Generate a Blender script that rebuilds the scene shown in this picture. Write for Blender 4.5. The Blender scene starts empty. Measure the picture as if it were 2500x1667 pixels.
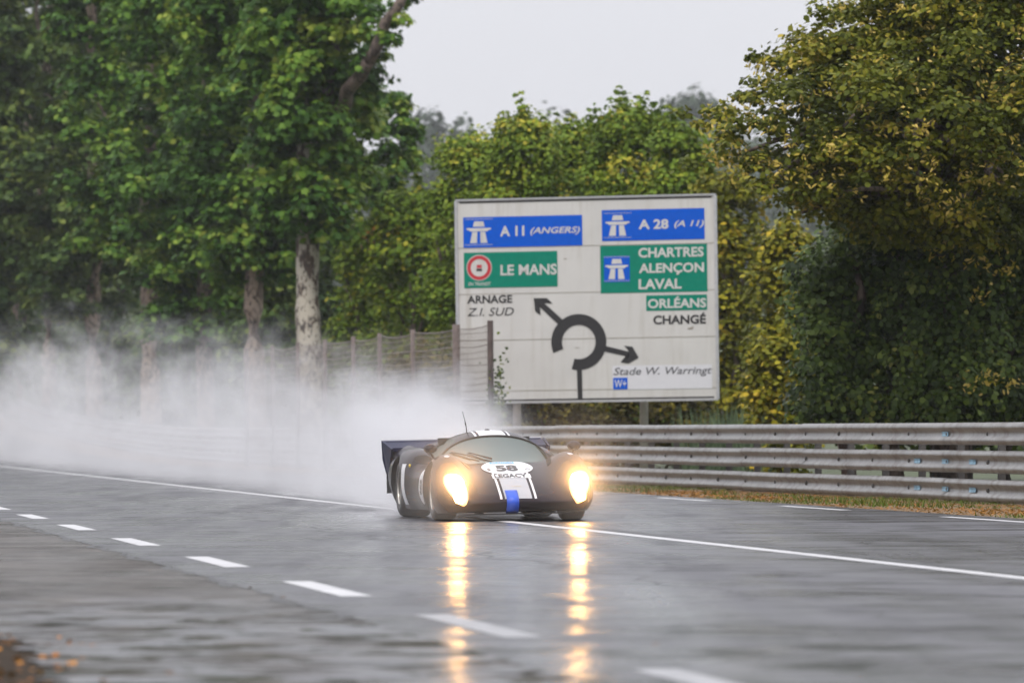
import bpy, bmesh, math, random
import numpy as np
from mathutils import Vector, Matrix
from mathutils.bvhtree import BVHTree
R = math.radians
PI = math.pi
random.seed(7); rng = np.random.default_rng(7)
scene = bpy.context.scene
COL = scene.collection

# ------------------------------------------------------------------ camera, sky, sun, exposure
F = 12100.0          # focal length in pixels of the 2500 px wide photograph
HOR = 1055.0         # row of the horizon in it
H = 0.97             # height of the lens above the road
cam = bpy.data.cameras.new('camera'); cam_o = bpy.data.objects.new('camera', cam); COL.objects.link(cam_o)
cam_o.location = (0, 0, H); cam_o.rotation_euler = (R(90), 0, 0)
cam.sensor_width = 36; cam.lens = F * 36 / 2500
cam.shift_y = (HOR - 833.5) / 2500
cam.clip_start = 0.5; cam.clip_end = 9000
cam.dof.use_dof = True; cam.dof.focus_distance = 54.8; cam.dof.aperture_fstop = 3.5
scene.camera = cam_o

world = bpy.data.worlds.new("World"); scene.world = world; world.use_nodes = True
wn = world.node_tree; bg = wn.nodes['Background']
sky = wn.nodes.new('ShaderNodeTexSky'); sky.sky_type = 'NISHITA'; sky.sun_disc = False
SUN_EL, SUN_AZ = 56, 205      # azimuth clockwise from +Y: behind the camera, a little to the left
sky.sun_elevation = R(SUN_EL); sky.sun_rotation = R(SUN_AZ)
sky.dust_density = 6; sky.air_density = 1.5
mixn = wn.nodes.new('ShaderNodeMix'); mixn.data_type = 'RGBA'; mixn.inputs[0].default_value = 0.92
tcw = wn.nodes.new('ShaderNodeTexCoord'); nz = wn.nodes.new('ShaderNodeTexNoise'); nz.inputs['Scale'].default_value = 2.2
nz.inputs['Detail'].default_value = 4
rmp = wn.nodes.new('ShaderNodeValToRGB')
rmp.color_ramp.elements[0].position = .3; rmp.color_ramp.elements[0].color = (7.1, 7.15, 7.65, 1)
rmp.color_ramp.elements[1].position = .7; rmp.color_ramp.elements[1].color = (8.0, 8.0, 8.5, 1)
wn.links.new(tcw.outputs['Generated'], nz.inputs['Vector']); wn.links.new(nz.outputs['Fac'], rmp.inputs['Fac'])
wn.links.new(sky.outputs[0], mixn.inputs[6]); wn.links.new(rmp.outputs[0], mixn.inputs[7])
sepw = wn.nodes.new('ShaderNodeSeparateXYZ'); wn.links.new(tcw.outputs['Generated'], sepw.inputs[0])
mrw = wn.nodes.new('ShaderNodeMapRange'); mrw.inputs['From Min'].default_value = .06; mrw.inputs['From Max'].default_value = 1
mrw.inputs['To Min'].default_value = 1; mrw.inputs['To Max'].default_value = 2.3; wn.links.new(sepw.outputs[2], mrw.inputs['Value'])
vsw = wn.nodes.new('ShaderNodeVectorMath'); vsw.operation = 'SCALE'
wn.links.new(mixn.outputs[2], vsw.inputs[0]); wn.links.new(mrw.outputs[0], vsw.inputs['Scale'])
wn.links.new(vsw.outputs[0], bg.inputs['Color']); bg.inputs['Strength'].default_value = 0.1

sun = bpy.data.lights.new('sun', 'SUN'); sun.energy = 1.5; sun.angle = R(16); sun.color = (1, .965, .91)
sun_o = bpy.data.objects.new('sun', sun); COL.objects.link(sun_o)
sun_o.rotation_euler = (R(90 - SUN_EL), 0, R(180 - SUN_AZ))
scene.view_settings.view_transform = 'Standard'; scene.view_settings.look = 'None'
scene.view_settings.exposure = 0.12; scene.view_settings.gamma = 1
try:
    cy = scene.cycles
    cy.max_bounces = 12; cy.diffuse_bounces = 3; cy.glossy_bounces = 3; cy.transmission_bounces = 6
    cy.transparent_max_bounces = 12; cy.volume_bounces = 8; cy.volume_step_rate = 1.0; cy.volume_max_steps = 256
    cy.sample_clamp_indirect = 6.0; cy.use_denoising = True
except Exception:
    pass

# ------------------------------------------------------------------ helpers
def P(px, py, Y):            # a point of the place from its place in the photograph and its distance
    return Vector(((px - 1250) * Y / F, Y, H - (py - HOR) * Y / F))

def tag(o, label=None, cat=None, group=None, kind=None):
    if label: o['label'] = label
    if cat: o['category'] = cat
    if group: o['group'] = group
    if kind: o['kind'] = kind
    return o

def empty(name, loc=(0, 0, 0), rot=(0, 0, 0), **k):
    o = bpy.data.objects.new(name, None); COL.objects.link(o)
    o.location = loc; o.rotation_euler = rot; o.empty_display_size = .3
    return tag(o, **k)

def link(name, me, mats=(), parent=None, smooth=False):
    o = bpy.data.objects.new(name, me); COL.objects.link(o)
    for m in (mats if isinstance(mats, (list, tuple)) else [mats]):
        me.materials.append(m)
    if parent: o.parent = parent
    if smooth:
        me.polygons.foreach_set('use_smooth', [True] * len(me.polygons))
    return o

def mesh(name, vs, fs, mats=(), parent=None, smooth=False):
    me = bpy.data.meshes.new(name); me.from_pydata([tuple(v) for v in vs], [], [tuple(f) for f in fs]); me.update()
    return link(name, me, mats, parent, smooth)

def bm_obj(name, bm, mats=(), parent=None, smooth=False):
    me = bpy.data.meshes.new(name); bm.normal_update(); bm.to_mesh(me); bm.free()
    return link(name, me, mats, parent, smooth)

class MB:
    """collects verts and faces of one mesh"""
    def __init__(s): s.v = []; s.f = []
    def add(s, vs, fs):
        n = len(s.v); s.v += [tuple(v) for v in vs]; s.f += [tuple(i + n for i in f) for f in fs]; return s
    def box(s, c, d, M=None):
        x, y, z = [q / 2 for q in d]
        vs = [Vector((a * x, b * y, e * z)) for a in (-1, 1) for b in (-1, 1) for e in (-1, 1)]
        if M: vs = [M @ v for v in vs]
        c = Vector(c); vs = [v + c for v in vs]
        return s.add(vs, [(0, 1, 3, 2), (4, 6, 7, 5), (0, 4, 5, 1), (2, 3, 7, 6), (0, 2, 6, 4), (1, 5, 7, 3)])
    def tube(s, pts, rad, n=8, cap=True):
        pts = [Vector(p) for p in pts]
        if not hasattr(rad, '__len__'): rad = [rad] * len(pts)
        rings = []
        up = Vector((0, 0, 1))
        for i, p in enumerate(pts):
            t = (pts[min(i + 1, len(pts) - 1)] - pts[max(i - 1, 0)]).normalized()
            a = t.cross(up)
            if a.length < 1e-3: a = t.cross(Vector((0, 1, 0)))
            a.normalize(); b = t.cross(a)
            rings.append([p + rad[i] * (math.cos(2 * PI * k / n) * a + math.sin(2 * PI * k / n) * b) for k in range(n)])
        vs = [v for r in rings for v in r]; fs = []
        for i in range(len(pts) - 1):
            for k in range(n):
                fs.append((i * n + k, i * n + (k + 1) % n, (i + 1) * n + (k + 1) % n, (i + 1) * n + k))
        if cap: fs += [tuple(range(n))[::-1], tuple(range((len(pts) - 1) * n, len(pts) * n))]
        return s.add(vs, fs)
    def lathe(s, prof, n=40, M=None, closed=False):      # prof: (radius, axial) about local y
        vs = []; m = len(prof)
        for k in range(n):
            a = 2 * PI * k / n
            for r, y in prof:
                v = Vector((r * math.cos(a), y, r * math.sin(a))); vs.append(M @ v if M else v)
        fs = []
        for k in range(n):
            for i in range(m if closed else m - 1):
                j = (i + 1) % m; k2 = (k + 1) % n
                fs.append((k * m + i, k * m + j, k2 * m + j, k2 * m + i))
        return s.add(vs, fs)
    def ellipsoid(s, c, r, n=16, m=10, M=None):
        vs = []; fs = []; c = Vector(c)
        for i in range(m + 1):
            t = PI * i / m
            for k in range(n):
                a = 2 * PI * k / n
                v = Vector((r[0] * math.sin(t) * math.cos(a), r[1] * math.sin(t) * math.sin(a), r[2] * math.cos(t)))
                vs.append(c + (M @ v if M else v))
        for i in range(m):
            for k in range(n):
                fs.append((i * n + k, (i + 1) * n + k, (i + 1) * n + (k + 1) % n, i * n + (k + 1) % n))
        return s.add(vs, fs)
    def build(s, name, mats=(), parent=None, smooth=False):
        return mesh(name, s.v, s.f, mats, parent, smooth)

def np_mesh(name, verts, nper, mats, parent=None, tone=None):
    """verts (N, nper, 3): N separate polygons of nper corners"""
    N = verts.shape[0]
    me = bpy.data.meshes.new(name)
    me.vertices.add(N * nper); me.vertices.foreach_set('co', verts.reshape(-1).astype(np.float32))
    me.loops.add(N * nper); me.loops.foreach_set('vertex_index', np.arange(N * nper, dtype=np.int32))
    me.polygons.add(N)
    me.polygons.foreach_set('loop_start', np.arange(0, N * nper, nper, dtype=np.int32))
    me.polygons.foreach_set('loop_total', np.full(N, nper, dtype=np.int32))
    me.update(calc_edges=True)
    if tone is not None:
        a = me.attributes.new('tone', 'FLOAT', 'FACE'); a.data.foreach_set('value', tone.astype(np.float32))
    return link(name, me, mats, parent)

def curve_interp(xs, ys):
    xs = np.array(xs, float); ys = np.array(ys, float)
    if xs[0] > xs[-1]: xs = xs[::-1]; ys = ys[::-1]
    d = np.diff(ys) / np.diff(xs); m = np.empty_like(ys); m[0] = d[0]; m[-1] = d[-1]
    for i in range(1, len(xs) - 1):
        m[i] = 0 if d[i - 1] * d[i] <= 0 else 2 * d[i - 1] * d[i] / (d[i - 1] + d[i])
    def f(x):
        x = min(max(x, xs[0]), xs[-1]); i = min(int(np.searchsorted(xs, x, 'right')) - 1, len(xs) - 2)
        h = xs[i + 1] - xs[i]; t = (x - xs[i]) / h
        return float((2*t**3 - 3*t**2 + 1) * ys[i] + (t**3 - 2*t**2 + t) * h * m[i] + (-2*t**3 + 3*t**2) * ys[i + 1] + (t**3 - t**2) * h * m[i + 1])
    return f

# ------------------------------------------------------------------ materials
def new_mat(name):
    m = bpy.data.materials.new(name); m.use_nodes = True
    return m, m.node_tree, m.node_tree.nodes['Principled BSDF']

def N(nt, t, **kw):
    n = nt.nodes.new(t)
    for k, v in kw.items():
        if k in n.inputs: n.inputs[k].default_value = v
        else: setattr(n, k, v)
    return n

def ramp(nt, src, stops):
    r = nt.nodes.new('ShaderNodeValToRGB'); e = r.color_ramp.elements
    while len(e) < len(stops): e.new(.5)
    for i, (p, c) in enumerate(stops):
        e[i].position = p
        e[i].color = (c, c, c, 1) if not hasattr(c, '__len__') else (*c[:3], 1)
    nt.links.new(src, r.inputs['Fac']); return r.outputs['Color']

def coords(nt, scale=(1, 1, 1), rot=(0, 0, 0), loc=(0, 0, 0), out='Object'):
    t = nt.nodes.new('ShaderNodeTexCoord'); mp = nt.nodes.new('ShaderNodeMapping')
    mp.inputs['Scale'].default_value = scale; mp.inputs['Rotation'].default_value = rot; mp.inputs['Location'].default_value = loc
    nt.links.new(t.outputs[out], mp.inputs['Vector']); return mp.outputs[0]

def noise(nt, vec, scale, detail=4, rough=.55, dist=0):
    n = N(nt, 'ShaderNodeTexNoise'); n.inputs['Scale'].default_value = scale; n.inputs['Detail'].default_value = detail
    n.inputs['Roughness'].default_value = rough; n.inputs['Distortion'].default_value = dist
    nt.links.new(vec, n.inputs['Vector']); return n.outputs['Fac']

def mixc(nt, fac, a, b, mode='MIX'):
    m = nt.nodes.new('ShaderNodeMix'); m.data_type = 'RGBA'; m.blend_type = mode
    for s, v in ((0, fac), (6, a), (7, b)):
        if hasattr(v, 'is_linked') or hasattr(v, 'node'): nt.links.new(v, m.inputs[s])
        else: m.inputs[s].default_value = v if s == 0 else (*v[:3], 1)
    return m.outputs[2]

def mth(nt, op, a, b=None, c=None, clamp=False):
    m = nt.nodes.new('ShaderNodeMath'); m.operation = op; m.use_clamp = clamp
    for i, v in enumerate((a, b, c)):
        if v is None: continue
        if hasattr(v, 'node'): nt.links.new(v, m.inputs[i])
        else: m.inputs[i].default_value = v
    return m.outputs[0]

def bump(nt, b, h, strength, dist=.02):
    n = N(nt, 'ShaderNodeBump'); n.inputs['Strength'].default_value = strength; n.inputs['Distance'].default_value = dist
    nt.links.new(h, n.inputs['Height']); nt.links.new(n.outputs[0], b.inputs['Normal'])

def plain(name, col, rough=.5, metal=0, spec=.5, var=.12, vs=8, coat=0):
    m, nt, b = new_mat(name)
    v = coords(nt); f = noise(nt, v, vs, 5)
    lo = [c * (1 - var) for c in col]; hi = [min(1, c * (1 + var)) for c in col]
    nt.links.new(ramp(nt, f, [(.3, lo), (.7, hi)]), b.inputs['Base Color'])
    b.inputs['Roughness'].default_value = rough; b.inputs['Metallic'].default_value = metal
    b.inputs['Specular IOR Level'].default_value = spec; b.inputs['Coat Weight'].default_value = coat; b.inputs['Coat Roughness'].default_value = .05
    return m

def leaf_mat(name, stops, trans=.22, gloss=.45):
    m, nt, b = new_mat(name)
    a = N(nt, 'ShaderNodeAttribute'); a.attribute_name = 'tone'
    c = ramp(nt, a.outputs['Fac'], stops)
    nt.links.new(c, b.inputs['Base Color']); b.inputs['Roughness'].default_value = gloss; b.inputs['Specular IOR Level'].default_value = .09
    t = N(nt, 'ShaderNodeBsdfTranslucent'); nt.links.new(mixc(nt, .5, c, (.10, .14, .02)), t.inputs['Color'])
    ms = N(nt, 'ShaderNodeMixShader'); ms.inputs[0].default_value = trans
    nt.links.new(b.outputs[0], ms.inputs[1]); nt.links.new(t.outputs[0], ms.inputs[2])
    nt.links.new(ms.outputs[0], nt.nodes['Material Output'].inputs['Surface'])
    return m

ROAD_ROT = math.atan(.1655)          # the road runs this far left of straight ahead

def road_mat(name, base_lo, base_hi, r_lo, r_hi, puddle=0.0, moss=False, mossy=0.0):
    m, nt, b = new_mat(name)
    v = coords(nt, (1, .18, 1), (0, 0, -ROAD_ROT))
    vw = coords(nt, (1, .06, 1), (0, 0, -ROAD_ROT))
    vf = coords(nt)
    big = noise(nt, v, .55, 5, .6, .3); streak = noise(nt, vw, 2.2, 4, .6)
    fine = noise(nt, vf, 60, 3, .7); mid = noise(nt, v, 3.5, 5, .65)
    c = ramp(nt, mid, [(.3, base_lo), (.72, base_hi)])
    c = mixc(nt, mth(nt, 'MULTIPLY', ramp(nt, fine, [(.5, 0), (.75, 1)]), .35), c, [min(1, q * 2.2) for q in base_hi])
    wet = mth(nt, 'ADD', mth(nt, 'MULTIPLY', big, .6), mth(nt, 'MULTIPLY', streak, .4))
    rr = nt.nodes.new('ShaderNodeMapRange'); rr.inputs['From Min'].default_value = .36; rr.inputs['From Max'].default_value = .62
    rr.inputs['To Min'].default_value = r_lo; rr.inputs['To Max'].default_value = r_hi
    nt.links.new(wet, rr.inputs['Value']); rough = rr.outputs[0]
    hgt = mth(nt, 'ADD', mth(nt, 'MULTIPLY', fine, .35), mth(nt, 'MULTIPLY', mid, .5))
    if moss:
        vm = coords(nt, (.9, .8, 1), (0, 0, R(-12)))
        pm = noise(nt, vm, 1.1, 5, .6, .4); mm = noise(nt, vm, 2.6, 5, .65, .5)
        sep = N(nt, 'ShaderNodeSeparateXYZ'); nt.links.new(vf, sep.inputs[0])
        near = nt.nodes.new('ShaderNodeMapRange'); near.inputs['From Min'].default_value = 31; near.inputs['From Max'].default_value = 25
        nt.links.new(sep.outputs[1], near.inputs['Value'])
        pud = mth(nt, 'MULTIPLY', ramp(nt, pm, [(.38, 0), (.52, 1)]), near.outputs[0])
        mos = mth(nt, 'MULTIPLY', ramp(nt, mm, [(.50, 0), (.58, 1)]), near.outputs[0])
        c = mixc(nt, pud, c, (.10, .105, .125))  # sky reflection painted into the puddle colour as a bluish tone
        c = mixc(nt, mos, c, (.020, .027, .010))
        rough = mth(nt, 'ADD', mth(nt, 'MULTIPLY', rough, mth(nt, 'SUBTRACT', 1.0, pud)), mth(nt, 'MULTIPLY', pud, .34))
        rough = mth(nt, 'ADD', rough, mth(nt, 'MULTIPLY', mos, .35), clamp=True)
    if mossy:        # mottled, mossy old surface where the road meets the near verge
        mm = noise(nt, coords(nt, (.8, .7, 1), (0, 0, R(-10))), 2.4, 6, .7, .5)
        sep = N(nt, 'ShaderNodeSeparateXYZ'); nt.links.new(vf, sep.inputs[0])
        near = nt.nodes.new('ShaderNodeMapRange'); near.inputs['From Min'].default_value = 29; near.inputs['From Max'].default_value = 22
        nt.links.new(sep.outputs[1], near.inputs['Value'])
        mos = mth(nt, 'MULTIPLY', mth(nt, 'MULTIPLY', ramp(nt, mm, [(.45, 0), (.58, 1)]), near.outputs[0]), mossy)
    nt.links.new(rough, b.inputs['Roughness'])
    b.inputs['Specular IOR Level'].default_value = .36
    film = nt.nodes.new('ShaderNodeMapRange'); film.inputs['From Min'].default_value = .44; film.inputs['From Max'].default_value = .56
    film.inputs['To Min'].default_value = .80; film.inputs['To Max'].default_value = .0
    cross = noise(nt, coords(nt, (.62, .8, 1), (0, 0, R(4))), 1.0, 6, .68, .4)
    sx = N(nt, 'ShaderNodeSeparateXYZ'); nt.links.new(coords(nt, (1, 1, 1), (0, 0, -ROAD_ROT)), sx.inputs[0])
    trk = mth(nt, 'SINE', mth(nt, 'MULTIPLY', sx.outputs[0], 2 * PI / 1.85))
    cross = mth(nt, 'ADD', cross, mth(nt, 'MULTIPLY', trk, .022))
    wet2 = mth(nt, 'ADD', mth(nt, 'MULTIPLY', wet, .5), mth(nt, 'MULTIPLY', cross, .5))
    nt.links.new(wet2, film.inputs['Value']); nt.links.new(film.outputs[0], b.inputs['Coat Weight'])
    b.inputs['Coat Roughness'].default_value = .13; b.inputs['Coat IOR'].default_value = 1.33
    bump(nt, b, hgt, .35, .006)
    cb = N(nt, 'ShaderNodeBump'); cb.inputs['Strength'].default_value = .6; cb.inputs['Distance'].default_value = .03
    nt.links.new(noise(nt, coords(nt, (1.3, 1, 1)), 1.5, 7, .74, .6), cb.inputs['Height']); nt.links.new(cb.outputs[0], b.inputs['Coat Normal'])
    c2 = mixc(nt, ramp(nt, cross, [(.38, .85), (.56, 0)]), c, [q * .42 for q in base_lo])
    spv = nt.nodes.new('ShaderNodeMapRange'); spv.inputs['From Min'].default_value = .40; spv.inputs['From Max'].default_value = .58
    spv.inputs['To Min'].default_value = .05; spv.inputs['To Max'].default_value = .46; nt.links.new(cross, spv.inputs['Value'])
    spec = spv.outputs[0]
    if moss or mossy: spec = mth(nt, 'MULTIPLY', spec, mth(nt, 'SUBTRACT', 1.0, mth(nt, 'MULTIPLY', mos, .9)))
    nt.links.new(spec, b.inputs['Specular IOR Level'])
    grain = noise(nt, coords(nt, (.22, 1, 1), (0, 0, R(-3))), 9, 5, .75)
    c2 = mixc(nt, ramp(nt, grain, [(.45, .0), (.68, .75)]), c2, [min(1, q * 2.0) for q in base_hi])
    c2 = mixc(nt, ramp(nt, grain, [(.34, .8), (.50, 0)]), c2, [q * .35 for q in base_lo])
    if moss:
        fw = mth(nt, 'MULTIPLY', mth(nt, 'MULTIPLY', film.outputs[0], .6), mth(nt, 'SUBTRACT', 1.0, mos)); nt.links.new(fw, b.inputs['Coat Weight'])
    if mossy:
        c2 = mixc(nt, mos, c2, (.016, .020, .011))
        fw = mth(nt, 'MULTIPLY', film.outputs[0], mth(nt, 'SUBTRACT', 1.0, mos)); nt.links.new(fw, b.inputs['Coat Weight'])
    nt.links.new(c2, b.inputs['Base Color'])
    return m

M = {}
M['road'] = road_mat('wet asphalt', (.028, .027, .032), (.053, .051, .060), .25, .48, mossy=.8)
M['apron'] = road_mat('old rough asphalt', (.036, .031, .028), (.080, .071, .064), .55, .8, moss=True)
M['paint'] = plain('road paint', (.47, .47, .48), .5, spec=.25, var=.18, vs=5)
M['soil'] = plain('wet soil', (.030, .020, .012), .9, spec=.1, var=.5, vs=6)
M['grass_ground'] = plain('grass ground', (.045, .06, .018), .8, var=.5, vs=1.5)
M['verge'] = plain('verge litter', (.14, .085, .035), .8, var=.5, vs=5)
M['hill'] = plain('hill', (.05, .07, .035), .9, var=.4, vs=.05)
m, nt, b = new_mat('galvanised steel'); M['galv'] = m
v = coords(nt, (.25, .25, 2.5)); f = noise(nt, v, 3, 6, .65); vv = coords(nt, (1.5, 1.5, .12)); f2 = noise(nt, vv, 4, 5, .6)
c = ramp(nt, f, [(.3, (.22, .215, .21)), (.7, (.35, .345, .34))]); c = mixc(nt, ramp(nt, f2, [(.46, 0), (.74, .75)]), c, (.11, .085, .065))
nt.links.new(c, b.inputs['Base Color']); b.inputs['Metallic'].default_value = .55; b.inputs['Roughness'].default_value = .42
M['post'] = plain('post steel', (.09, .085, .08), .6, .3, var=.3)
M['blue_smear'] = plain('blue paint', (.20, .36, .48), .5, var=.35)
M['sign_white'] = plain('sign white', (.54, .53, .51), .45, var=.05, vs=1.2)
m = M['sign_white']; nt = m.node_tree; b = nt.nodes['Principled BSDF']; src = b.inputs['Base Color'].links[0].from_socket
st = noise(nt, coords(nt, (2.2, 2.2, .16)), 2.2, 6, .65); bl = noise(nt, coords(nt), 1.1, 5, .6)
nt.links.new(mixc(nt, mth(nt, 'MULTIPLY', ramp(nt, st, [(.48, 0), (.75, 1)]), ramp(nt, bl, [(.35, .15), (.65, .75)])), src, (.36, .33, .28)), b.inputs['Base Color'])
M['sign_back'] = plain('sign back grey', (.3, .3, .3), .5, .5)
M['sign_blue'] = plain('sign blue', (.0, .085, .52), .45, spec=.15, var=.06)
M['sign_green'] = plain('sign green', (.0, .19, .125), .45, spec=.15, var=.06)
M['sign_black'] = plain('sign black', (.018, .017, .018), .45, var=.1)
M['sign_red'] = plain('sign red', (.45, .02, .03), .4, var=.08)
M['sign_grey'] = plain('sign lettering grey', (.09, .09, .10), .45)
M['plaque'] = plain('sign plaque', (.60, .60, .63), .45, var=.03)
M['alu'] = plain('aluminium', (.48, .48, .49), .35, .6, var=.1)
M['grime'] = plain('grime', (.26, .23, .18), .7, var=.2)
M['pole'] = plain('grey pole', (.40, .37, .35), .5, .2, var=.15)
M['rust'] = plain('rusty post', (.055, .038, .033), .8, var=.4, vs=6)
M['old_post'] = plain('weathered post', (.13, .10, .09), .8, var=.3)
M['wire'] = plain('fence wire', (.22, .185, .165), .6, .2)
M['navy'] = plain('navy paint', (.012, .009, .016),  .22, spec=.10, var=.05, vs=3, coat=0)
M['navy_blue'] = plain('dark blue paint', (.007, .010, .042), .4, spec=.08, var=.08, vs=3)
M['white_paint'] = plain('white paint', (.64, .64, .66), .35, spec=.3, var=.03)
M['silver_paint'] = plain('silver grey paint', (.38, .385, .41), .35, spec=.25, var=.03)
M['blue_tape'] = plain('blue strap', (.01, .08, .55), .4, var=.06)
M['decal_black'] = plain('black vinyl', (.015, .015, .018), .4)
M['decal_blue'] = plain('light blue vinyl', (.10, .42, .68), .4)
M['gold'] = plain('gold badge', (.6, .42, .08), .35, .4)
M['rubber'] = plain('tyre rubber', (.018, .017, .018), .55, var=.25)
M['alloy'] = plain('dark alloy', (.16, .15, .14), .35, .7)
M['lip'] = plain('rim lip', (.5, .47, .42), .25, .9)
M['black'] = plain('satin black', (.012, .012, .013), .45)
M['cavity'] = plain('dark duct', (.006, .006, .007), .9)
M['seat'] = plain('interior', (.03, .03, .033), .8)
M['suit'] = plain('race suit', (.10, .11, .16), .8)
M['helmet'] = plain('orange helmet', (.55, .10, .03), .25, var=.05, coat=.6)
M['glove'] = plain('glove', (.08, .02, .02), .8)
M['lens_amber'] = plain('amber lens', (.7, .5, .04), .2)
m, nt, b = new_mat('wet windscreen'); M['glass'] = m
nt.nodes.remove(b)
v = coords(nt); f = noise(nt, v, 55, 5, .7)
tr = N(nt, 'ShaderNodeBsdfTransparent'); tr.inputs['Color'].default_value = (.66, .74, .69, 1)
gl = N(nt, 'ShaderNodeBsdfGlossy'); gl.inputs['Roughness'].default_value = .12; gl.inputs['Color'].default_value = (.22, .25, .235, 1)
df = N(nt, 'ShaderNodeBsdfDiffuse'); df.inputs['Color'].default_value = (.25, .31, .28, 1)
lw = N(nt, 'ShaderNodeFresnel'); lw.inputs['IOR'].default_value = 1.45
m1 = N(nt, 'ShaderNodeMixShader'); nt.links.new(ramp(nt, f, [(.32, .07), (.72, .26)]), m1.inputs[0])
nt.links.new(tr.outputs[0], m1.inputs[1]); nt.links.new(df.outputs[0], m1.inputs[2])
m2 = N(nt, 'ShaderNodeMixShader'); nt.links.new(lw.outputs[0], m2.inputs[0]); nt.links.new(m1.outputs[0], m2.inputs[1]); nt.links.new(gl.outputs[0], m2.inputs[2])
nt.links.new(m2.outputs[0], nt.nodes['Material Output'].inputs['Surface'])
def emit(name, col, s):
    m, nt, b = new_mat(name); b.inputs['Base Color'].default_value = (*col, 1)
    b.inputs['Emission Color'].default_value = (*col, 1); b.inputs['Emission Strength'].default_value = s; return m
M['lamp'] = emit('lit headlamp', (1, .53, .16), 85)
M['lamp_cover'] = emit('glowing lamp cover', (1, .55, .19), 2.2)
M['blue_lit'] = emit('glowing blue panel', (.08, .3, .8), .6)  # small blue panel on the dash, given a glow of its own

M['plane_leaf'] = leaf_mat('plane leaves', [(0, (0.024, 0.055, 0.014)), (.4, (0.062, 0.142, 0.024)), (.7, (0.150, 0.258, 0.034)), (1, (0.336, 0.396, 0.066))])
M['far_plane_leaf'] = leaf_mat('bluish plane leaves', [(0, (0.036, 0.067, 0.024)), (.5, (0.084, 0.138, 0.034)), (1, (0.240, 0.288, 0.060))])
M['hedge_leaf'] = leaf_mat('hedge leaves', [(0, (.055, .095, .013)), (.45, (.140, .220, .022)), (.85, (.27, .32, .03)), (1, (.44, .38, .045))])
M['yellow_leaf'] = leaf_mat('yellowing leaves', [(0, (0.057, 0.067, 0.009)), (.45, (0.161, 0.167, 0.014)), (.8, (0.322, 0.276, 0.021)), (1, (0.483, 0.345, 0.034))])
M['lime_leaf'] = leaf_mat('lime leaves', [(0, (0.026, 0.036, 0.006)), (.45, (0.114, 0.132, 0.013)), (.8, (0.288, 0.252, 0.024)), (.9, (0.504, 0.372, 0.084)), (1, (0.744, 0.564, 0.216))])
M['ivy_leaf'] = leaf_mat('ivy leaves', [(0, (.017, .030, .008)), (.5, (.056, .088, .018)), (.85, (.125, .165, .028)), (1, (.22, .22, .05))], .12, .32)
M['brown_leaf'] = leaf_mat('brown undergrowth', [(0, (0.033, 0.026, 0.009)), (.5, (0.099, 0.083, 0.018)), (1, (0.220, 0.176, 0.022))])
M['reed_leaf'] = leaf_mat('grey green reed', [(0, (.07, .10, .06)), (1, (.18, .24, .14))])
M['far_leaf'] = leaf_mat('far wood leaves', [(0, (.02, .035, .02)), (1, (.06, .085, .045))], .1)
M['grass_blade'] = leaf_mat('grass blades', [(0, (.05, .08, .012)), (.45, (.12, .15, .02)), (.5, (.20, .085, .022)), (1, (.36, .175, .045))])
M['fallen'] = leaf_mat('fallen leaves', [(0, (.09, .035, .01)), (.6, (.36, .13, .02)), (1, (.58, .26, .04))], .1)
def bark(name, a, bcol, c3, sc):
    m, nt, b = new_mat(name); v = coords(nt, (1, 1, .55)); f = noise(nt, v, sc, 5, .6, .6); g = noise(nt, v, sc * 2.7, 4, .6, .3)
    c = ramp(nt, f, [(.43, a), (.5, bcol)]); c = mixc(nt, ramp(nt, g, [(.55, 0), (.6, 1)]), c, c3)
    nt.links.new(c, b.inputs['Base Color']); b.inputs['Roughness'].default_value = .85; bump(nt, b, g, .5, .03); return m
M['plane_bark'] = bark('plane bark', (.09, .065, .05), (.44, .40, .33), (.055, .045, .04), 3.6)
M['pink_bark'] = bark('brown plane bark', (.17, .125, .10), (.36, .28, .225), (.05, .038, .032), 3.2)
M['brown_bark'] = bark('brown bark', (.06, .042, .034), (.14, .105, .085), (.03, .022, .018), 3)

# ------------------------------------------------------------------ the setting: ground, road, markings
def gz(y):                                  # the land climbs gently in the distance
    if y < 150: return 0.0
    if y < 300: return .00016 * (y - 150) ** 2
    return 3.6 + .048 * min(y - 300, 200)
D = Vector((-math.sin(ROAD_ROT), math.cos(ROAD_ROT), 0)); S = Vector((math.cos(ROAD_ROT), math.sin(ROAD_ROT), 0))
def lineX(y): return -.23 - .1655 * (y - 55)
def leftX(y): return -1.50 - .166 * (y - 32.27)
def rightX(y): return 4.91 - .168 * (y - 56.9)
def edgeX(y): return rightX(y) + .62
def seamX(y): return leftX(y) - .38
def railX(y): return 6.83 - .19 * (y - 66.1) if y < 91.7 else 1.95 - .172 * (y - 91.7)

YS = list(np.concatenate([np.arange(2, 60, 2.), np.arange(60, 150, 5.), np.arange(150, 420, 6.)]))
def strip(name, fa, fb, z, mat, ys=YS, nx=1, kind='structure'):
    vs = []; fs = []
    for y in ys:
        a, b = fa(y), fb(y)
        for i in range(nx + 1): vs.append((a + (b - a) * i / nx, y, gz(y) + z))
    for j in range(len(ys) - 1):
        for i in range(nx):
            k = j * (nx + 1) + i; fs.append((k, k + 1, k + nx + 2, k + nx + 1))
    return tag(mesh(name, vs, fs, mat), kind=kind)
gy = list(np.concatenate([[-60, 0, 30, 60, 100, 150], np.arange(160, 320, 10.), [400, 500, 800, 1500, 3000, 6000]]))
strip('ground', lambda y: -1500 - abs(y), lambda y: 1500 + abs(y), -.012, M['grass_ground'], gy, 4)
strip('road', seamX, edgeX, 0, M['road'], nx=4)
apron_edge0 = curve_interp([10, 17, 20, 22, 24, 26, 40, 60, 100, 420], [-.95, -1.52, -1.88, -2.12, -2.55, -3.8, -8.5, -12.5, -19, -73])
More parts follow.
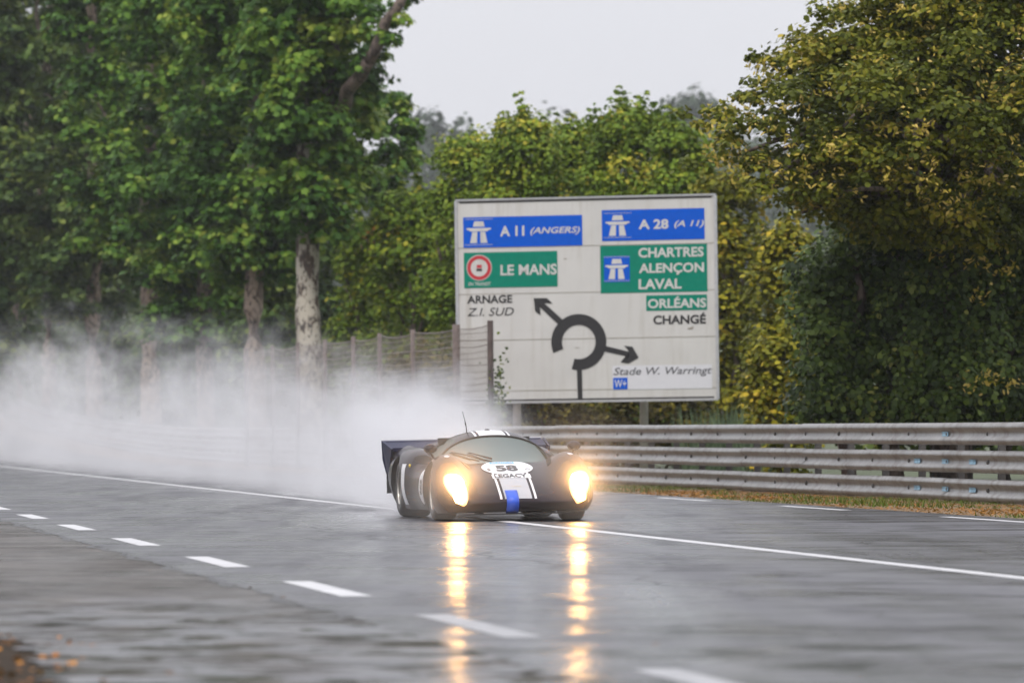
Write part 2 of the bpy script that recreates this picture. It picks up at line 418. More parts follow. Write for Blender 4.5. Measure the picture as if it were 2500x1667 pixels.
def apron_edge(y): return apron_edge0(y) + .05 * math.sin(y * 5.3) + .04 * math.sin(y * 11.7 + 1)
strip('side_road', lambda y: apron_edge(y), lambda y: seamX(y) + .25, -.0008, M['apron'], list(np.arange(8, 30, .1)) + [y for y in YS if y >= 30], 4)
strip('verge', edgeX, lambda y: railX(y) + 2.5, -.006, M['verge'], nx=2)
strip('roadside_soil', lambda y: apron_edge(y) - 6, lambda y: apron_edge(y) + .1, -.008, M['soil'], [8 + i for i in range(22)], 2)
M['tar'] = plain('tar seam and edge shade', (.020, .020, .021), .45, var=.3)
jag = lambda y, k: .05 * math.sin(y * 1.9 + k) + .035 * math.sin(y * 4.7 + 2 * k)
ys2 = list(np.arange(26, 150, .35))
strip('seam_and_shade', lambda y: seamX(y) - .05 + jag(y, 1), lambda y: seamX(y) + .01 + jag(y, 1) * .6 + .03 * math.sin(y * 7), .0008, M['tar'], ys2)  # dark strip painted for the seam and the shadow along the road edge
strip('seam_and_shade', lambda y: lineX(y) + .20 + jag(y, 3) * .3, lambda y: lineX(y) + .33 + jag(y, 4) * .6, .0008, M['tar'], ys2)
strip('seam_and_shade', lambda y: lineX(y) + 3.0 + jag(y, 5), lambda y: lineX(y) + 3.05 + jag(y, 5), .0008, M['tar'], ys2)
strip('seam_and_shade', lambda y: lineX(y) - 2.6 + jag(y, 7) * 2, lambda y: lineX(y) - 2.57 + jag(y, 7) * 2, .0008, M['tar'], ys2)
strip('road_line', lambda y: lineX(y) - .085, lambda y: lineX(y) + .085, .0016, M['paint'])
M['worn'] = plain('worn wet paint', (.27, .27, .28), .4, var=.35, vs=6)
def dash(x, y, w, L):
    p = Vector((x, y, 0)); q = p - D * L
    mesh_o = mesh('road_marking', [p + Vector((0, 0, gz(y) + .0016)), p + S * w + Vector((0, 0, gz(y) + .0016)),
                                   q + S * w + Vector((0, 0, gz(q.y) + .0016)), q + Vector((0, 0, gz(q.y) + .0016))], [(0, 3, 2, 1)], M['worn'] if y < 27 else M['paint'])
    tag(mesh_o, kind='structure')
for y in [13.9, 20.3, 26.4, 32.27, 38.65, 45.4, 52.1, 58.6] + [65.1 + 6.5 * k for k in range(9)]:
    dash(leftX(y), y, .19, 3.0)
for y in (57.0, 65.4, 73.6, 81.8, 90.0, 98.2, 48.6, 106.4):
    dash(rightX(y), y, .16, 3.7)

# ------------------------------------------------------------------ guard rail
def build_rail():
    root = empty('guard_rail', (railX(66), 66, 0), label='long galvanised triple beam crash barrier running along the far side of the road', cat='guard rail')
    o = Vector(root.location)
    prof = [(.055, 0), (.03, .012), (.0, .05), (.0, .085), (.055, .125), (.062, .157), (.055, .19), (.0, .23), (.0, .265), (.03, .30), (.055, .312)]
    ys = [54.0]
    while ys[-1] < 330: ys.append(ys[-1] + (2.0 if ys[-1] < 130 else 4.0))
    for lvl in range(3):
        z0 = .015 + lvl * .387
        mb = MB(); seg = 2
        for s0 in range(0, len(ys) - 1, seg):
            dz = random.uniform(-.006, .006); dd = (s0 // seg % 2) * .004
            yy = ys[s0:s0 + seg + 1]; sub = []
            for a, b in zip(yy[:-1], yy[1:]): sub += [a + (b - a) * t for t in (0, .33, .66)]
            sub.append(yy[-1] + .16)
            vs = []; n = len(prof)
            for y in sub:
                for d, z in prof:
                    wob = .006 * math.sin(y * 1.3 + lvl * 2) + .004 * math.sin(y * 3.1 + lvl)
                    vs.append((railX(y) + d + dd + wob - o.x, y - o.y, gz(y) + z0 + z + dz))
            fs = [(i * n + j, i * n + j + 1, (i + 1) * n + j + 1, (i + 1) * n + j) for i in range(len(sub) - 1) for j in range(n - 1)]
            mb.add(vs, fs)
        mb.build('beam', M['galv'], root, True)
    pm = MB().box((0, 0, .45), (.10, .06, 1.18))
    me = bpy.data.meshes.new('post'); me.from_pydata(pm.v, [], pm.f); me.materials.append(M['post'])
    bm_ = MB().ellipsoid((0, 0, 0), (.02, .03, .03), 8, 6)
    meb = bpy.data.meshes.new('bolt'); meb.from_pydata(bm_.v, [], bm_.f); meb.materials.append(M['post'])
    sm = MB().box((0, 0, 0), (.14, .09, .25))
    mes = bpy.data.meshes.new('spacer'); mes.from_pydata(sm.v, [], sm.f); mes.materials.append(M['post'])
    for i, y in enumerate(ys[:-1]):
        if y > 205: break
        for nm, m_, dx in (('post', me, .25), ('spacer', mes, .132), ('bolt', meb, .055)):
            if nm != 'post' and y > 110: continue
            for lvl in range(1 if nm == 'post' else 3):
                c = bpy.data.objects.new(nm, m_); COL.objects.link(c); c.parent = root
                c.location = (railX(y) + dx - o.x, y - o.y, gz(y) + (0 if nm == 'post' else .171 + lvl * .387)); c.rotation_euler = (0, 0, ROAD_ROT)
    for px in (2232, 2300, 2366):           # blue paint marks across the beams
        Y = None
        for y in np.arange(60, 80, .02):
            if 1250 + railX(y) * F / y < px: Y = y; break
        for lvl in range(3):
            vs = []; n = len(prof); hw = .16
            for y in (Y - hw, Y + hw):
                for d, z in prof[4:7]:
                    vs.append((railX(y) + d - .014 - o.x, y - o.y, .015 + lvl * .387 + z))
            k = 3; fs = [(j, j + 1, k + j + 1, k + j) for j in range(k - 1)]
            if (px, lvl) in ((2366, 2), (2232, 2)): continue
            mesh('paint_mark', vs, fs, M['blue_smear'], root)
    return root
build_rail()

# ------------------------------------------------------------------ text helper
def text_mesh(s, bold=0.0, shear=0.0):
    cu = bpy.data.curves.new('lettering', 'FONT'); cu.body = s; cu.offset = bold; cu.shear = shear; cu.resolution_u = 3
    ob = bpy.data.objects.new('lettering', cu); COL.objects.link(ob)
    bpy.context.view_layer.update()
    me = bpy.data.meshes.new_from_object(ob.evaluated_get(bpy.context.evaluated_depsgraph_get()))
    bpy.data.objects.remove(ob); bpy.data.curves.remove(cu)
    vs = np.array([v.co[:2] for v in me.vertices]); fs = [tuple(p.vertices) for p in me.polygons]
    bpy.data.meshes.remove(me)
    vs = (vs - vs.min(0)) / (vs.max(0) - vs.min(0))
    return vs, fs

# ------------------------------------------------------------------ road sign
def build_sign():
    Y = 111.0; u = Y / F / 2.613 / .985
    c = P(1431, 731, Y)
    root = empty('road_sign', (c.x, c.y, gz(Y)), label='large white direction sign with roundabout diagram above the guard rail', cat='road sign')
    face = Matrix.Translation((0, 0, c.z)) @ Matrix.Rotation(R(-11), 4, 'Z') @ Matrix.Rotation(R(-.8), 4, 'Y')
    ca, sa = math.cos(R(.8)), math.sin(R(.8))
    def S2(a, b):
        dx, dy = a - 923, -(b - 695)
        return ((dx * ca + dy * sa) * u, (-dx * sa + dy * ca) * u)
    def W(p, lay): return face @ Vector((p[0], -.004 * lay, p[1]))
    def poly(name, pts, mat, lay, parent, raw=False):
        vs = [W(p if raw else S2(*p), lay) for p in pts]
        bm = bmesh.new(); f = bm.faces.new([bm.verts.new(v) for v in vs]); bmesh.ops.triangulate(bm, faces=[f])
        return bm_obj(name, bm, mat, parent)
    def rect(name, x0, y0, x1, y1, mat, lay, parent):
        s = -.0133
        return poly(name, [(x0, y0 - s * 0), (x1, y0 + s * (x1 - x0)), (x1 + 14 * (y1 - y0) / 1000, y1 + s * (x1 - x0)), (x0 + 14 * (y1 - y0) / 1000, y1)], mat, lay, parent)
    def text(s, x0, y0, x1, y1, mat, lay, parent, bold=.02, shear=0):
        vs, fs = text_mesh(s, bold, shear)
        pts = [W(S2(x0 + q[0] * (x1 - x0), y1 - q[1] * (y1 - y0) - .0133 * q[0] * (x1 - x0)), lay) for q in vs]
        return mesh('lettering', pts, fs, mat, parent)
    # panel of four boards
    w, h = 1638 * u / 2, 1272 * u / 2
    pb = MB(); pb.box((0, .03, 0), (2 * w, .05, 2 * h))
    panel = mesh('panel', [face @ Vector(v) for v in pb.v], pb.f, M['sign_white'], root)
    fr = MB()
    t = .035
    for cx, cz, dx, dz in ((0, h + t / 2, 2 * w + 2 * t, t), (0, -h - t / 2, 2 * w + 2 * t, t)): fr.box((cx, .02, cz), (dx, .09, dz))
    for sx in (-1, 1): fr.box((sx * (w + .03), .02, 0), (.06, .09, 2 * h))
    mesh('frame', [face @ Vector(v) for v in fr.v], fr.f, M['alu'], root)
    for y0, y1 in ((h - .055, h - .02), (-h + .02, -h + .055)):
        poly('border', [(-w + .05, y0), (w - .05, y0), (w - .05, y1), (-w + .05, y1)], M['sign_black'], 1, root, True)
    for yy in (358, 650, 941, 1262):
        k = yy
        a = S2(85, k + 11); b_ = S2(1745, k - 11)
        poly('board_joint', [(-w, a[1] - .006), (w, a[1] - .006), (w, a[1] + .006), (-w, a[1] + .006)], M['grime'], .5, root, True)
    def motorway(x0, y0, x1, y1, parent, lay):
        W_, H_ = x1 - x0, y1 - y0
        bm = MB()
        def q(pts):
            vs = [W(S2(x0 + a * W_, y0 + b_ * H_ - .0133 * a * W_), lay) for a, b_ in pts]; bm.add(vs, [tuple(range(len(pts)))])
        q([(.02, .03), (.98, .03), (.98, .045), (.02, .045)]); q([(.02, .955), (.98, .955), (.98, .97), (.02, .97)])
        q([(.34, .12), (.66, .12), (.70, .31), (.30, .31)])
        q([(.08, .36), (.92, .36), (.92, .42), (.84, .43), (.80, .48), (.20, .48), (.16, .43), (.08, .42)])
        q([(.28, .50), (.45, .50), (.44, .90), (.20, .90)]); q([(.55, .50), (.72, .50), (.80, .90), (.56, .90)])
        bm.build('motorway_symbol', M['sign_white'], parent)
    b1 = rect('direction_plate', 134, 174, 897, 366, M['sign_blue'], 1, root); b1['label'] = 'blue plate reading A 11 ANGERS'
    motorway(142, 180, 328, 355, b1, 2); text('A 11', 372, 230, 527, 295, M['sign_white'], 2, b1, .03); text('(ANGERS)', 566, 240, 884, 292, M['sign_white'], 2, b1, .02, .25)
    b2 = rect('direction_plate', 1022, 136, 1674, 330, M['sign_blue'], 1, root); b2['label'] = 'blue plate reading A 28 A 11'
    motorway(1032, 150, 1215, 315, b2, 2); text('A 28', 1257, 197, 1447, 258, M['sign_white'], 2, b2, .03); text('(A 11)', 1484, 204, 1672, 254, M['sign_white'], 2, b2, .02, .25)
    g1 = rect('direction_plate', 138, 397, 738, 620, M['sign_green'], 1, root); g1['label'] = 'green plate reading LE MANS'
    text('LE MANS', 375, 474, 736, 542, M['sign_white'], 2, g1, .025); text('EN TRANSIT', 170, 584, 312, 606, M['sign_white'], 2, g1, .01)
    def disc(name, cx, cy, r0, r1, mat, lay, parent, a0=0, a1=360, n=48, dist=1):
        vs = []; fs = []
        for i in range(n + 1):
            a = R(a0 + (a1 - a0) * i / n)
            for r in (r0, r1): vs.append(W(S2(cx + r * math.cos(a) * dist, cy - r * math.sin(a)), lay))
        fs = [(2 * i, 2 * i + 1, 2 * i + 3, 2 * i + 2) for i in range(n)]
        return mesh(name, vs, fs, mat, parent)
    disc('prohibition_disc', 238, 492, 0, 82, M['sign_white'], 2, g1); disc('red_ring', 238, 492, 55, 77, M['sign_red'], 3, g1)
    rect('lorry_symbol', 220, 498, 256, 514, M['sign_black'], 3, g1); rect('lorry_symbol', 222, 474, 254, 494, M['sign_red'], 3, g1)
    g2 = rect('direction_plate', 1012, 360, 1690, 657, M['sign_green'], 1, root); g2['label'] = 'green plate reading CHARTRES ALENÇON LAVAL'
    bl = rect('motorway_plate', 1036, 425, 1200, 588, M['sign_blue'], 2, g2); bl.name = 'motorway_plate'
    motorway(1032, 424, 1204, 586, g2, 3)
    text('CHARTRES', 1256, 374, 1670, 436, M['sign_white'], 2, g2, .028); text('ALENÇON', 1260, 472, 1672, 546, M['sign_white'], 2, g2, .028); text('LAVAL', 1258, 570, 1530, 634, M['sign_white'], 2, g2, .028)
    g3 = rect('direction_plate', 1305, 672, 1690, 768, M['sign_green'], 1, root); g3['label'] = 'small green plate reading ORLÉANS'
    text('ORLÉANS', 1316, 680, 1686, 754, M['sign_white'], 2, g3, .028)
    text('CHANGÉ', 1350, 784, 1684, 854, M['sign_black'], 1, root, .03); text('ARNAGE', 160, 667, 450, 718, M['sign_black'], 1, root, .025)
    text('Z.I. SUD', 160, 746, 460, 797, M['sign_black'], 1, root, .0, .25)
    pq = rect('plaque', 1090, 1112, 1722, 1262, M['plaque'], 1, root)
    text('Stade W. Warringt', 1098, 1124, 1722, 1186, M['sign_grey'], 2, pq, .01, .25)
    sq = rect('blue_square', 1095, 1187, 1187, 1260, M['sign_blue'], 2, pq); text('W+', 1104, 1200, 1180, 1248, M['plaque'], 3, sq, .01)
    # roundabout diagram
    dg = disc('roundabout_diagram', 876, 962, 107, 176, M['sign_black'], 1, root, -105, 203, 64)
    poly('diagram_stem', [(864, 1136), (896, 1136), (900, 1326), (870, 1326)], M['sign_black'], 1.5, dg)
    poly('diagram_arrow', [(742, 848), (628, 742), (632, 794), (597, 768), (588, 685), (672, 685), (710, 720), (655, 716), (772, 820)], M['sign_black'], 1.5, dg)
    poly('diagram_arrow', [(1040, 985), (1198, 1024), (1166, 986), (1218, 992), (1258, 1061), (1192, 1098), (1142, 1090), (1198, 1056), (1040, 1022)], M['sign_black'], 1.5, dg)
    for x0, y0, x1, y1 in ((1568, 876, 1600, 884), (1590, 868, 1606, 874), (850, 996, 880, 999), (780, 436, 800, 440)):
        rect('scratch', x0, y0, x1, y1, M['grime'], 1, root)
    for px in (1572, 1262):
        p = P(px, 1000, Y + .45)
        ln = c.z - h - gz(Y) + 3.2
        MB().tube([(p.x - c.x, .42, -.02), (p.x - c.x - .0, .42, ln)], .095, 14).build('post', M['pole'], root, True)
    return root
build_sign()

# ------------------------------------------------------------------ wire fence
def build_fence():
    def fx(y): return -.44 - .2 * (y - 107)
    root = empty('wire_fence', (fx(107), 107, 0), label='tall rusty wire mesh fence overlapping the left edge of the direction sign', cat='fence')
    o = Vector(root.location)
    ys = [107, 110.9, 116.3, 120.8, 124.6, 129, 133.5, 138, 143]
    for i, y in enumerate(ys):
        r = (.065, .085)[i] if i < 2 else .055
        pb = MB().tube([(fx(y) - o.x, y - o.y, 0), (fx(y) - o.x - .03, y - o.y, 3.38)], r, 8); pb.build('post', M['rust'] if i == 0 else M['old_post'], root, True)
    mb = MB()
    for k in range(24):
        z = 3.3 - k * .14
        pts = []
        for a, b in zip(ys[:-1], ys[1:]):
            for t in (0, .25, .5, .75):
                y = a + (b - a) * t; pts.append((fx(y) - o.x, y - o.y, z - .07 * math.sin(PI * t) * (1 if k < 1 else .4) + .015 * math.sin(k * 5 + y)))
        mb.tube(pts, .011 if k % 3 == 0 else .007, 4, False)
    for j in range(230):
        y = 107 + j * .156; mb.tube([(fx(y) - o.x, y - o.y, .02), (fx(y) - o.x, y - o.y, 3.27)], .006, 3, False)
    mb.build('wire_mesh', M['wire'], root)
    g = rng.normal(size=(260, 3)) * np.array([.12, .12, .55]) + np.array([.12, .02, 1.5])
    leaves_obj('ivy', g, g * 0 + np.array([0, -1, .3]), .07, M['ivy_leaf'], root)
    return root

# ------------------------------------------------------------------ foliage
HEX = np.array([(0, -.5), (.40, -.22), (.36, .22), (0, .56), (-.36, .22), (-.40, -.22)])
LOBE = np.array([(0, -.5), (.22, -.28), (.55, -.22), (.30, .05), (.42, .38), (.12, .22), (0, .58), (-.12, .22), (-.42, .38), (-.30, .05), (-.55, -.22), (-.22, -.28)])
SLIM = np.array([(0, -.5), (.2, -.1), (.14, .25), (0, .55), (-.14, .25), (-.2, -.1)])
def leaves_obj(name, cen, nor, size, mat, parent=None, tone=None, shape=HEX, jit=.55):
    n = len(cen); nor = nor + rng.normal(size=(n, 3)) * jit
    nor /= np.linalg.norm(nor, axis=1, keepdims=True) + 1e-9
    a = np.cross(nor, rng.normal(size=(n, 3))); a /= np.linalg.norm(a, axis=1, keepdims=True) + 1e-9
    b = np.cross(nor, a)
    sz = (size * rng.uniform(.6, 1.3, n))[:, None, None]
    vs = cen[:, None, :] + sz * (shape[None, :, 0:1] * a[:, None, :] + shape[None, :, 1:2] * b[:, None, :])
    # cup the leaf a little
    rad = (shape ** 2).sum(1)[None, :, None]
    vs = vs - sz * rad * nor[:, None, :] * .5
    if tone is None: tone = rng.uniform(0, 1, n)
    return np_mesh(name, vs, len(shape), mat, parent, tone)

DENS = 2.0
def clump_points(clumps, per_area, lo=.58, up=.85, squash=.8, tone_spread=.28, tip=0.0):
    """leaves spread over the outer shell of each clump; returns centres, normals, tones"""
    C, Nn, T = [], [], []
    for (x, y, z, r) in clumps:
        n = max(12, int(per_area * DENS * r * r))
        d = rng.normal(size=(n, 3)); d /= np.linalg.norm(d, axis=1, keepdims=True)
        d[:, 2] = np.where(d[:, 2] < -.35, -d[:, 2] * .6, d[:, 2])
        rad = r * (lo + (1.08 - lo) * rng.uniform(0, 1, n) ** .55)
        # uneven outline: the radius swells and shrinks with direction
        ph = rng.uniform(0, 6.28, 3)
        rad *= 1 + .18 * np.sin(3 * d[:, 0] * 2 + ph[0]) + .15 * np.sin(4 * d[:, 2] * 2 + ph[1]) + .12 * np.sin(5 * d[:, 1] * 2 + ph[2])
        p = d * rad[:, None]; p[:, 2] *= squash
        C.append(p + np.array([x, y, z])); nn = d.copy(); nn[:, 2] += up; Nn.append(nn)
        base = rng.normal(.42, .19)
        T.append(np.clip(base + rng.normal(0, tone_spread * .6, n) + tip * np.clip(d[:, 2], 0, 1), 0, 1))  # leaf tone rises towards the top of each clump
    return np.concatenate(C), np.concatenate(Nn), np.concatenate(T)

def limb(mb, a, b, r0, r1, n=7, sag=.0):
    a, b = Vector(a), Vector(b); pts = []; rad = []
    for i in range(6):
        t = i / 5; p = a.lerp(b, t); p += Vector((random.uniform(-1, 1), random.uniform(-1, 1), 0)) * .06 * (b - a).length * math.sin(PI * t)
        p.z += sag * math.sin(PI * t); pts.append(p); rad.append(r0 + (r1 - r0) * t)
    mb.tube(pts, rad, n)
    return pts

def plane_tree(px, Y, dz, rt, label, leaf, top=17.5, z0=6.3, Rr=2.3, nclump=95, per=190, size=.21, lean=0, skew=0, density=1, branches=6):
    X = (px - 1250) * Y / F; g = gz(Y)
    root = empty('plane_tree', (X, Y, g), label=label, cat='tree', group='plane trees lining the road')
    mb = MB()
    pts = [(lean * z / 10 + .05 * math.sin(z), .05 * math.cos(z * .8), z) for z in np.linspace(-.2, top - 2, 14)]
    rad = [rt * (1.15 if i == 0 else 1 - .72 * (i / 13) ** 1.1) for i in range(14)]
    rad[6] *= 1.12
    mb.tube(pts, rad, 14)
    cl = []; nclump = int(nclump * 1.9)
    for k in range(branches):
        z = random.uniform(z0 + .2, top - 6); a = random.uniform(0, 2 * PI); L = random.uniform(1.6, 3.2) * Rr / 2.3
        limb(mb, (lean * z / 10, 0, z), (lean * z / 10 + L * .6 * math.cos(a), L * .6 * math.sin(a), z + L * 1.2), rt * .38, rt * .12)
    for k in range(nclump):
        z = z0 + (top - z0) * (k + random.random()) / nclump
        f = (z - z0) / (top - z0)
        rr = Rr * (.62 + .55 * min(1, f * 3.0)) * (1 if f < .75 else 1.0)
        a = random.uniform(0, 2 * PI); q = rr * math.sqrt(random.uniform(.12, 1))
        cl.append((lean * z / 10 + skew * f + q * math.cos(a), q * math.sin(a), z + random.uniform(-.3, .3), random.uniform(.42, .95)))
    c, nn, t = clump_points(cl, per * density, tip=.10)
    mb.build('trunk', M['plane_bark'] if Y < 155 else M['pink_bark'], root, True)
    leaves_obj('crown', c, nn, size, leaf, root, t, LOBE if Y < 170 else HEX)
    return root

# the row of planes: nearest first
near_plane = plane_tree(764, 150, 0, .47, 'tall plane tree with pale mottled trunk nearest the sign', M['plane_leaf'], top=17.5, z0=6.9, Rr=1.75, nclump=85, per=165, size=.25, lean=-.25, skew=.15)
plane_tree(622, 163, 0, .40, 'plane tree half hidden behind the mottled trunk of its neighbour', M['plane_leaf'], top=18.5, z0=5.7, Rr=2.3, per=190, size=.21)
plane_tree(500, 181, 0, .36, 'plane tree with low leafy sprouts between two bare trunks', M['plane_leaf'], top=19.5, z0=4.0, Rr=2.9, nclump=125, per=180, size=.23)
plane_tree(366, 199, 0, .46, 'plane tree with thick brown trunk standing in the spray', M['plane_leaf'], top=22, z0=6.6, Rr=3.2, nclump=125, per=170, size=.25)
plane_tree(228, 225, 0, .42, 'plane tree with pointed bright green lower crown left of the thick brown trunk', M['far_plane_leaf'], top=24, z0=5.2, Rr=3.7, nclump=125, per=150, size=.28)
plane_tree(120, 248, 0, .42, 'distant hazy plane tree, second from the left edge', M['far_plane_leaf'], top=26, z0=6.2, Rr=3.8, nclump=120, per=140, size=.30)
plane_tree(38, 272, 0, .40, 'distant plane tree with slim pinkish trunk at the left edge', M['far_plane_leaf'], top=29, z0=7.6, Rr=3.8, nclump=105, per=130, size=.32)

def limb_of_near_plane():
    mb = MB()
    o = Vector(near_plane.location)
    a = P(900, 150, 147.2) - o; b = P(985, -10, 147) - o
    limb(mb, P(800, 330, 150) - o, a, .24, .2); limb(mb, a, b, .2, .15); limb(mb, b, P(1080, -130, 149) - o, .15, .09)
    limb(mb, P(795, 420, 150) - o, P(770, -40, 150.3) - o, .22, .14); limb(mb, P(800, 200, 149.7) - o, P(860, -60, 149.4) - o, .17, .12)
    mb.build('bough', M['brown_bark'], near_plane, True)
    cl = []
    for px, py, r in ((905, 60, .45), (930, 95, .42), (890, 30, .5), (915, 140, .4), (950, 110, .3), (960, 60, .28), (880, 170, .4), (860, 90, .6), (1040, -20, .4), (1010, -40, .5), (840, 20, .5), (1075, -18, .25), (960, 100, .35), (985, 55, .35), (975, 20, .35), (940, 140, .3), (1000, 0, .3), (925, 105, .33), (900, 130, .34), (950, 60, .3), (912, 118, .3)):
        p = P(px, py, 147.4 + random.uniform(-1.2, 1.2)) - o; cl.append((p.x, p.y, p.z, r))
    c, nn, t = clump_points(cl, 260); leaves_obj('bough_foliage', c, nn, .2, M['plane_leaf'], near_plane, t, LOBE)
limb_of_near_plane()

def bush_tree(name, px, Y, wpx, top_py, base_z, label, leaf, cat='tree', group=None, n=60, per=200, size=.13, hz=0, r=(.4, .8), shoots=10, trunk=.14, depth=None, tip=.15, shape=HEX, lo_py=None, cone=False):
    """a rounded, bushy tree whose crown spans wpx pixels and reaches up to row top_py"""
    X = (px - 1250) * Y / F; g = gz(Y); hw = wpx / 2 * Y / F; top = H - (top_py - HOR) * Y / F - g
    dp = depth or hw * .9
    root = empty(name, (X, Y, g), label=label, cat=cat, group=group)
    cl = []; n = int(n * 1.5)
    for k in range(n):
        f = random.random() ** .9; z = base_z + (top - base_z) * f
        rr = (math.sin(PI * (.18 + .74 * f)) ** .7) if f > .3 else .82 + .3 * f
        a = random.uniform(0, 2 * PI); q = math.sqrt(random.uniform(.15, 1)) * rr
        rad = random.uniform(*r)
        if cone: rr = 1.05 * (1 - f) ** .6 + .08; rad *= .6 + .4 * rr
        cl.append((max(-hw, min(hw, q * (hw - rad * .4) * math.cos(a))), q * dp * math.sin(a), min(z, top - rad * .5), rad))
    for k in range(shoots):
        a = random.uniform(-.85, .85) * hw; zt = top - (abs(a) / hw) ** 2 * (top - base_z) * (.75 if cone else .3)
        y_ = random.uniform(-.5, .5) * dp; ln = random.randint(3, 7); lx = random.uniform(-.07, .07)
        for j in range(ln): cl.append((a + lx * j, y_, zt + j * .19 - .35, max(.09, .27 - j * .035)))
    mb = MB(); limb(mb, (0, 0, -.1), (random.uniform(-.3, .3), 0, top * .75), trunk, trunk * .3)
    for k in range(5):
        a = random.uniform(0, 2 * PI); z = random.uniform(.15, .5) * top
        limb(mb, (0, 0, z), (hw * .7 * math.cos(a), dp * .7 * math.sin(a), min(z + (top - z) * .6, top * .85)), trunk * .5, trunk * .15)
    mb.build('trunk', M['brown_bark'], root, True)
    c, nn, t = clump_points(cl, per, tip=tip, squash=.9)
    leaves_obj('crown', c, nn, size, leaf, root, t, shape)
    return root

HG = 'bushy trees behind the sign'
bush_tree('broadleaf_tree', 952, 172, 220, 232, .5, 'slender pointed tree just right of the mottled plane trunk', M['plane_leaf'], n=110, per=170, size=.19, r=(.45, .75), shoots=6, cone=True)
bush_tree('broadleaf_tree', 1010, 150, 230, 480, .3, 'low leafy tree behind the wire fence', M['hedge_leaf'], group=HG, n=75, per=180, size=.15, r=(.45, .85))
bush_tree('broadleaf_tree', 905, 157, 190, 560, .3, 'small tree with a reddish spray of leaves beside the plane trunk', M['hedge_leaf'], group=HG, n=60, per=180, size=.15, r=(.4, .8))
bush_tree('broadleaf_tree', 1150, 142, 260, 345, .3, 'bushy tree with low crown behind the left end of the sign', M['hedge_leaf'], group=HG, n=85, per=260, size=.115, r=(.4, .85))
bush_tree('broadleaf_tree', 1275, 136, 230, 298, .3, 'bushy tree with feathery top behind the left half of the sign', M['hedge_leaf'], group=HG, n=90, per=260, size=.115, shoots=26)
bush_tree('broadleaf_tree', 1405, 139, 240, 330, .3, 'bushy tree with lower top behind the middle of the sign', M['hedge_leaf'], group=HG, n=85, per=260, size=.115, shoots=24)
bush_tree('broadleaf_tree', 1535, 134, 250, 278, .3, 'tallest bushy tree with upright shoots behind the right half of the sign', M['hedge_leaf'], group=HG, n=95, per=260, size=.115, shoots=30)
bush_tree('broadleaf_tree', 1655, 130, 210, 318, .3, 'bushy tree with yellowish leaves behind the right end of the sign', M['hedge_leaf'], group=HG, n=85, per=260, size=.115, shoots=24)
bush_tree('broadleaf_tree', 1780, 122, 200, 440, .2, 'yellowing tree rising beside the right edge of the sign', M['yellow_leaf'], group=HG, n=85, per=200, size=.13, r=(.35, .7))
bush_tree('shrub', 1915, 106, 170, 570, .1, 'tall yellow green shrub between the sign and the ivy', M['yellow_leaf'], cat='shrub', n=75, per=220, size=.12, r=(.3, .65), shoots=6)
bush_tree('shrub', 1905, 97, 170, 830, .0, 'low bright yellow shrub at the foot of the ivy', M['yellow_leaf'], cat='shrub', n=40, per=230, size=.11, r=(.28, .5), shoots=4, trunk=.06)
bush_tree('shrub', 1330, 118, 300, 930, 0, 'brown scrub under the left half of the sign', M['brown_leaf'], cat='shrub', n=45, per=200, size=.12, r=(.35, .6), shoots=4, trunk=.06)
bush_tree('shrub', 1590, 117, 320, 925, 0, 'dark olive scrub under the right half of the sign', M['brown_leaf'], cat='shrub', n=50, per=200, size=.12, r=(.35, .6), shoots=4, trunk=.06)
bush_tree('shrub', 1060, 126, 330, 880, 0, 'low scrub behind the wire fence', M['brown_leaf'], cat='shrub', n=55, per=180, size=.13, r=(.4, .7), shoots=4, trunk=.06)

for px, Y, w, tp, lab in ((655, 176, 200, 660, 'dark bush between the two nearest plane trunks'), (440, 212, 300, 690, 'dark bush behind the thick brown plane trunk'),
                        (270, 245, 260, 715, 'dark bush low between the middle plane trunks'), (90, 292, 330, 720, 'dark bush low at the far left end of the plane row')):
    bush_tree('shrub', px, Y, w, tp, .1, lab, M['far_plane_leaf'], cat='shrub', n=55, per=110, size=.22, r=(.5, .9), shoots=0, trunk=.08, tip=.05)
def spray_of_leaves():
    p = np.array(P(938, 578, 154.5)); c = p + rng.normal(size=(90, 3)) * np.array([.35, .3, .22])
    root = empty('maple_sapling', (p[0], p[1], 0), label='slim sapling with reddish orange leaves beside the plane trunk', cat='sapling')
    o = np.array([p[0], p[1], 0])
    mb = MB(); limb(mb, (0, 0, 0), (0, 0, p[2]), .05, .02); mb.build('trunk', M['brown_bark'], root, True)
    leaves_obj('crown', c - o, c * 0 + np.array([0, -.6, .6]), .15, M['fallen'], root)
spray_of_leaves()

def reed_clump(px, Y, hpx, label):
    X = (px - 1250) * Y / F; root_o = np.array([0, 0, 0.])
    n = 130; h = hpx * Y / F
    vs = np.zeros((n, 4, 3))
    for i in range(n):
        a = random.uniform(0, 2 * PI); b = Vector((random.gauss(0, .28), random.gauss(0, .25), 0)); hh = h * random.uniform(.6, 1)
        tip = b + Vector((.35 * hh * math.cos(a) * random.random(), .35 * hh * math.sin(a) * random.random(), hh)); w = Vector((.03, .008, 0))
        vs[i] = [b - w, b + w, b.lerp(tip, .6) + w * .8, tip]
    o = np_mesh('tall_grass', vs, 4, M['reed_leaf'], None, rng.uniform(0, 1, n)); o.location = (X, Y, 0)
    tag(o, label, 'tall grass')
reed_clump(1725, 104, 185, 'grey green tall grass clump right of the sign post')
reed_clump(1815, 100, 200, 'grey green tall grass clump in front of the yellow shrub')

